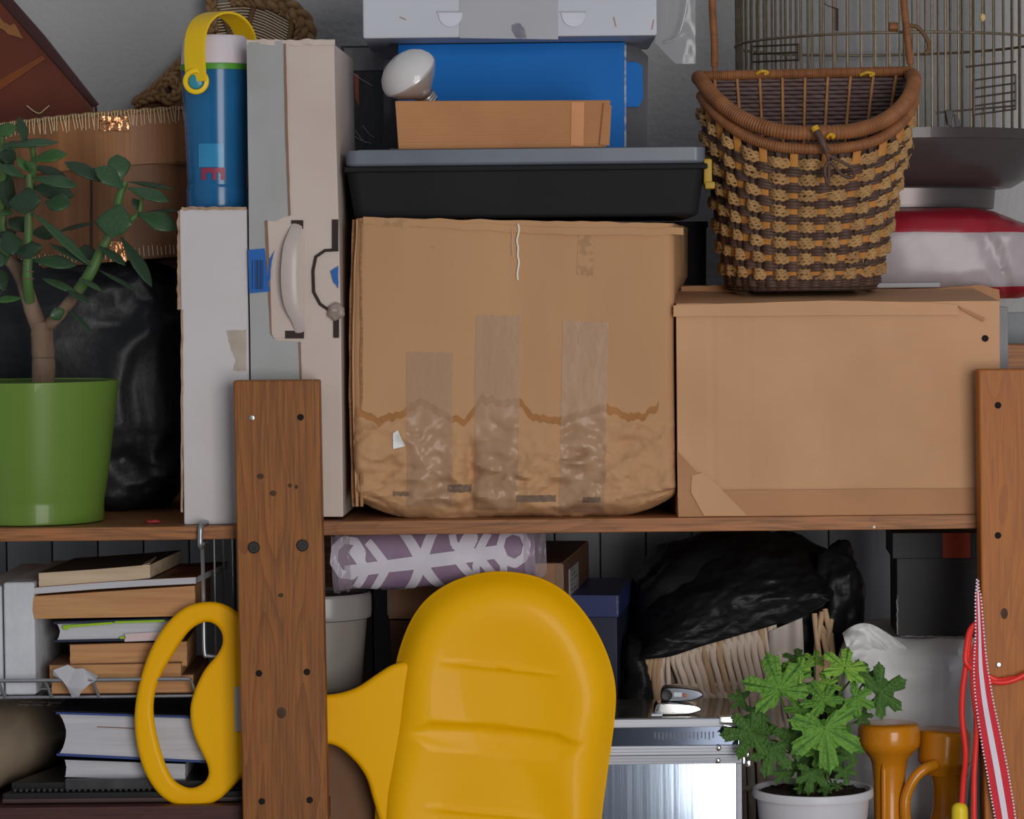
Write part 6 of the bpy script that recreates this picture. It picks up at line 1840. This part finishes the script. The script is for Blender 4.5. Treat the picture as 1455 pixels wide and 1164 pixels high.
for x, y, rpx, rot, kd, tilt_, yawv, Y in (
    (345, 385, 165, 20, 0, 25, -5, .040), (640, 290, 120, -20, 1, 35, 10, .045), (440, 295, 85, 60, 1, 40, -10, .055), (430, 245, 80, 0, 2, 55, 0, .09), (550, 560, 190, 184, 0, 12, 5, .022),
    (800, 395, 135, -70, 2, 15, 15, .06), (215, 580, 125, 100, 2, 10, -15, .035), (690, 420, 95, -120, 0, 25, 10, .05), (545, 440, 105, 30, 0, 30, 0, .045), (310, 650, 115, 170, 2, 10, -10, .04),
    (405, 590, 110, 190, 2, 15, -5, .05), (640, 750, 62, 190, 2, 10, 10, .045), (490, 760, 85, 175, 2, 15, 0, .04), (560, 838, 45, 40, 2, 40, 0, .05), (440, 470, 80, 150, 0, 20, 0, .055),
    (175, 425, 62, 80, 2, 30, -10, .08), (655, 650, 85, 200, 2, 15, 15, .07), (560, 365, 75, 10, 1, 35, 0, .06), (735, 330, 80, -60, 2, 30, 10, .09), (610, 470, 70, -150, 0, 20, 0, .06),
    (350, 300, 60, 40, 1, 40, -10, .07), (250, 490, 70, 120, 2, 20, -5, .075), (720, 500, 55, 210, 2, 20, 10, .09), (480, 690, 70, 150, 2, 15, 0, .07), (360, 760, 50, 150, 2, 15, 0, .065),
    (450, 830, 40, 90, 2, 50, 0, .05), (600, 820, 36, -60, 2, 50, 0, .06), (505, 250, 60, -10, 1, 45, 0, .085), (530, 660, 80, 160, 0, 15, 0, .045), (400, 340, 90, -60, 0, 30, -10, .06), (270, 590, 90, 60, 2, 15, -10, .06), (600, 560, 80, -100, 2, 15, 10, .06), (480, 560, 90, 100, 2, 15, 0, .06), (580, 440, 80, 60, 0, 25, 0, .07), (690, 300, 70, -80, 0, 35, 10, .075), (420, 720, 70, 210, 2, 10, 0, .07), (600, 690, 70, 150, 2, 10, 0, .06)):
    px, py = G5(x, y)
    c = P(px, py, Y)
    sz = rpx / 3.198 * S(Y) * 1.1
    # leaf normal towards the room, tipped up and to the side; rot turns the tip lobe
    M = Matrix.Translation(c) @ Matrix.Rotation(R(yawv), 4, 'Z') @ Matrix.Rotation(R(90 - tilt_), 4, 'X') @ Matrix.Rotation(R(rot), 4, 'Z') @ Matrix.Diagonal((sz, sz, sz, 1))
    inst('leaf', glm[(kd, cnt % 3)], M, gn)
    mid = (root + c) / 2 + Vector((rnd.uniform(-.012, .012), .018, .012))
    rb = root + Vector((rnd.uniform(-.02, .02), rnd.uniform(-.008, .008), 0))
    obj('stalk', tube(cat([rb, mid, c + Vector((0, .004, -.004)), c], 5), .0011, 6), m_pet, gn, smooth=70)
    cnt += 1

# ------------------------------------------------------------------ amber weights
m_amber = mat('amber_gloss', (166, 104, 16), .22, (150, 92, 14), 10, coat=.2)
DY = .10
s = S(DY)
def amber(label, prof, cpx, tiltv, cy):
    c = P(cpx, 1164, cy)
    t = thing('hand_weight', label, 'weight', (c.x, cy, ZC), 'amber hand weights')
    M = about((c.x, cy, P(cpx, 1164, cy).z), (tiltv, 'Y'))
    z = lambda py: P(cpx, py, cy).z
    return t, M, z, c
t, M, z, c = amber('upright amber hand weight with round flat head standing right of the white pot', None, 1264, 0, DY)
obj('head', tf(lathe([(24 * s, z(1088)), (27 * s, z(1078)), (36 * s, z(1067)), (43 * s, z(1060)), (44.5 * s, z(1052)), (44.5 * s, z(1038)), (43 * s, z(1031)), (38 * s, z(1027)), (24 * s, z(1025.5)), (1e-6, z(1026))], (c.x, DY, 0), 64), M), m_amber, t, smooth=60)
obj('shaft', tf(lathe([(44 * s, ZC), (44 * s, ZC + .012), (26 * s, ZC + .03), (22 * s, z(1164)), (22.5 * s, z(1110)), (24 * s, z(1092)), (25 * s, z(1086))], (c.x, DY, 0), 48), M), m_amber, t, smooth=60)
sh = [v((c.x - 14 * s, DY - 19 * s, z(py))) for py in (1088, 1110, 1140, 1170, 1200)]
obj('side_ridge', tf(tube(cat([v((c.x - 9 * s, DY - 22 * s, z(1086))), *[p + v((4 * s, -.001, 0)) for p in sh]], 5), .0035, 8), M), m_amber, t, label='raised rib down the shaft', smooth=70)
DY2 = .115
t, M, z, c = amber('tilted amber hand weight with curved side handle, half behind the red cord', None, 1337, 3, DY2)
s = S(DY2)
obj('head', tf(lathe([(28 * s, z(1100)), (32 * s, z(1090)), (37 * s, z(1084)), (38 * s, z(1080)), (38.5 * s, z(1046)), (37 * s, z(1039)), (33 * s, z(1036)), (1e-6, z(1036))], (c.x, DY2, 0), 64), M), m_amber, t, smooth=50)
obj('shaft', tf(lathe([(40 * s, ZC), (40 * s, ZC + .012), (24 * s, ZC + .03), (20 * s, z(1150)), (21 * s, z(1120)), (26 * s, z(1102)), (29 * s, z(1098))], (c.x + .006, DY2, 0), 48), M), m_amber, t, smooth=60)
hp = [(1330, 1086, DY2 - .026), (1312, 1094, DY2 - .030), (1298, 1108, DY2 - .032), (1288, 1130, DY2 - .032), (1286, 1152, DY2 - .032), (1290, 1180, DY2 - .030), (1302, 1205, DY2 - .024)]
obj('handle', ptube(hp, .0058, 14), m_amber, t, label='curved side handle', smooth=70)

# ------------------------------------------------------------------ white bag, black box
m_wbag = mat('bag_white', (196, 196, 198), .4, (184, 184, 187), 6, bump=.35, bsc=14, bdist=.008, trans=.05)
VY = .21
bx0, bx1 = P(1208, 1000, VY).x, P(1420, 1000, VY).x
zb1 = P(1330, 907, VY).z
wb = thing('plastic_bag', 'crumpled white plastic bag under the black box with an orange square', 'bag', ((bx0 + bx1) / 2, VY + .1, ZC))
def wd_(p, d):
    q = Vector((p.x * 8, p.y * 8, p.z * 5 + p.x * 5))
    p = p + d.normalized() * (.015 * (ridge(q, 3) - .7))
    # one long diagonal fold across the front
    fx = p.x - (bx0 + .075) - (p.z - zb1 + .08) * .6
    if d.y < 0: p.y -= .014 * math.exp(-(fx / .012) ** 2) - .012 * math.exp(-((fx - .03) / .014) ** 2)
    p.z = max(ZC + .0005, min(p.z, zb1 - .0004))
    return p
hz = (zb1 - ZC) / 2 + .004
g = superell(((bx0 + bx1) / 2, VY + .11, (zb1 + ZC) / 2), ((bx1 - bx0) / 2, .11, hz), .38, 110, 90, wd_)
obj('bag_body', g, m_wbag, wb, smooth=70)
def pkf(u, t):
    # a loose flap of the bag standing up: peak at upper left, curling over a dark hollow
    px = 1197 + 100 * u + 16 * t * (1 - u); py = 900 - 30 * math.sin(min(1, u * 1.9) * math.pi * .5) * (1 - u * .9) + 14 * u * u * 2.2 + (52 + 18 * u) * t
    curl = math.sin(t * 3.4 + u * 1.2)
    return P(px, py, VY - .002 - .016 * curl * (1 - .5 * u) + .020 * u + .006 * (ridge(Vector((u * 3, t * 2.5, 4)), 3) - .7))
obj('bag_corner', solid(gridg(40, 30, pkf), (0, .0008, 0)), m_wbag, wb, label='crumpled peaked corner', smooth=75)
m_bxk = mat('box_black', (40, 39, 42), .5, (36, 35, 38), 8)
VB = .225
x0, x1, z0, z1 = pdim(1274, 756, 1400, 906, VB)
kb2 = thing('box', 'black lidded box with orange square on its front, on the white plastic bag', 'box', ((x0 + x1) / 2, VB + .06, zb1))
yb = about((x0, VB, 0), (-3.5, 'Z'))
zt_b = min(z1, ZR - .0165)
x0b = P(1268, 800, VB).x
zlid2 = P(1330, 793, VB).z
obj('body', tf(boxg(x0, x1, VB + .0015, VB + .12, zb1, zlid2, .0012), yb), m_bxk, kb2)
obj('lid', tf(boxg(x0b, x1 + .001, VB, VB + .122, zlid2 - .0005, zt_b, .0012), yb), m_bxk, kb2, label='deep lid')
sq0, sq1 = P(1339, 780, VB).x, P(1378, 780, VB).x
obj('orange_square', tf(boxg(sq0, sq1, VB - .0006, VB + .001, zlid2 + .0002, zt_b - .0006, 0), yb), mat('orange_card', (136, 52, 26), .5), kb2, label='orange square on the lid')
m_chip = mat('chip_white', (132, 130, 130), .9, (70, 68, 70), 160)
g = gridg(24, 3, lambda u, t: P(1274 + 1.6 * nz(u * 9) + 2.2 * t, 846 + 56 * u, VB + .0008))
obj('worn_edge', solid(g, (0, .0012, 0)), m_chip, kb2, label='white chipped corner edge')
g = gridg(24, 3, lambda u, t: yb @ (P(1280 + 110 * u, 903.5 + 1.2 * nz(u * 14, 3) + 2 * t, VB + .0009)))
obj('worn_edge', solid(g, (0, .001, 0)), m_chip, kb2, label='white chipped bottom edge')

# ------------------------------------------------------------------ cord, ribbon and strap on the right post
m_cord = mat('cord_red', (196, 44, 40), .32, (186, 40, 36), 14)
m_grip = mat('grip_yellow', (206, 176, 34), .35)
CYd = -.008
rp = thing('skipping_rope', 'red rubber skipping rope with yellow grip looped round the right post', 'rope', P(1385, 1000, 0))
obj('cord', ptube([(1367, 1145, .012), (1369, 1110, .010), (1372, 1070, .006), (1367, 1020, .004), (1368, 980, .002), (1374, 935, 0), (1379, 900, -.002), (1389, 885, -.004), (1392, 900, -.005), (1384, 925, -.004), (1382, 960, -.003), (1384, 990, -.003), (1388, 1025, -.002), (1386, 1070, 0), (1384, 1110, 0), (1384, 1200, 0)], .0030, 12, 10), m_cord, rp, smooth=80)
obj('cord', ptube([(1389, 884, -.004), (1378, 896, -.003), (1373, 920, -.002), (1372, 940, -.002), (1380, 950, -.004), (1390, 956, -.0055), (1406, 962, -.006), (1420, 967, -.006), (1440, 964, -.006), (1460, 962, -.006), (1500, 958, -.006), (1516, 955, -.002), (1518, 952, .015), (1514, 950, .031), (1480, 950, .033), (1430, 953, .033)], .0028, 12, 10), m_cord, rp, smooth=80)
obj('cord', ptube([(1393, 966, -.0045), (1408, 969, -.0075), (1425, 970, -.009), (1442, 966, -.0095), (1460, 958, -.009), (1500, 950, -.006), (1516, 946, -.002), (1518, 943, .015), (1514, 941, .031), (1480, 941, .033), (1430, 944, .033)], .0028, 12, 10), m_cord, rp, smooth=80)
gc_ = P(1364, 1150, .012)
obj('grip', lathe([(.0080, -.075), (.0088, -.07), (.0088, -.002), (.0082, .0025), (.006, .0055), (.003, .0068), (1e-6, .007)], (gc_.x, gc_.y, gc_.z), 32), m_grip, rp, label='yellow plastic grip', smooth=60)
# ribbon
m_rred = mat('ribbon_red', (176, 24, 40), .6, (166, 22, 38), 60, bump=.2, bsc=300)
m_rwht = mat('ribbon_white', (190, 182, 194), .6, bump=.2, bsc=300)
rib = [(1388, 824, 1390, 826), (1387, 838, 1391, 838), (1386, 850, 1394, 850), (1386, 900, 1398, 900), (1384, 940, 1402, 940), (1384, 965, 1406, 965), (1387, 1000, 1412, 1000), (1394, 1050, 1423, 1050), (1401, 1090, 1431, 1090), (1408, 1130, 1438, 1130), (1414, 1164, 1443, 1164), (1424, 1230, 1452, 1228)]
la = cat([P(a, b, -.009) for a, b, c_, d in rib], 10); ra = cat([P(c_, d, -.0098) for a, b, c_, d in rib], 10)
rbn = thing('ribbon', 'red woven ribbon with white centre stripe and dotted edges hanging on the right post', 'ribbon', P(1400, 1000, -.009))
def rsheet(f0, f1, off, amp=0):
    n = len(la)
    return gridg(n, 3, lambda u, t: la[int(round(u * (n - 1)))].lerp(ra[int(round(u * (n - 1)))], f0 + (f1 - f0) * t) + Vector((0, -off, 0)))
obj('band', solid(rsheet(.03, .97, 0), (0, .0009, 0)), m_rred, rbn)
obj('stripe', solid(rsheet(.36, .64, .0004), (0, .0003, 0)), m_rwht, rbn, label='white centre stripe')
def evenly(c_, d):
    out = [c_[0]]; acc = 0
    for a, b in zip(c_, c_[1:]):
        acc += (b - a).length
        if acc >= d: out.append(b); acc = 0
    return out
dl = []
for c_ in (cat(la, 8), cat(ra, 8)):
    for p in evenly(c_, .0034): dl.append(boxg(p.x - .0009, p.x + .0009, p.y - .0006, p.y + .0008, p.z - .0009, p.z + .0009, .0002, 1))
obj('edge_dots', merge(*dl), m_rwht, rbn, label='white dotted picot edges', kind='stuff', smooth=0)
st = thing('strap', 'black webbing strap hanging behind the red skipping rope', 'strap', P(1388, 1000, .014))
pts = [(1391, 945), (1388, 980), (1386, 1020), (1385, 1060), (1380, 1110), (1376, 1164), (1372, 1232)]
c_ = cat([P(x, y, .02) for x, y in pts], 8)
n = len(c_)
g = gridg(n, 3, lambda u, t: c_[int(round(u * (n - 1)))] + Vector(((t - .1) * (.004 + .012 * min(1, u * 3)), .001 * math.sin(u * 9), 0)))
obj('webbing', solid(g, (0, .0016, 0)), m_cov_black, st, smooth=60)
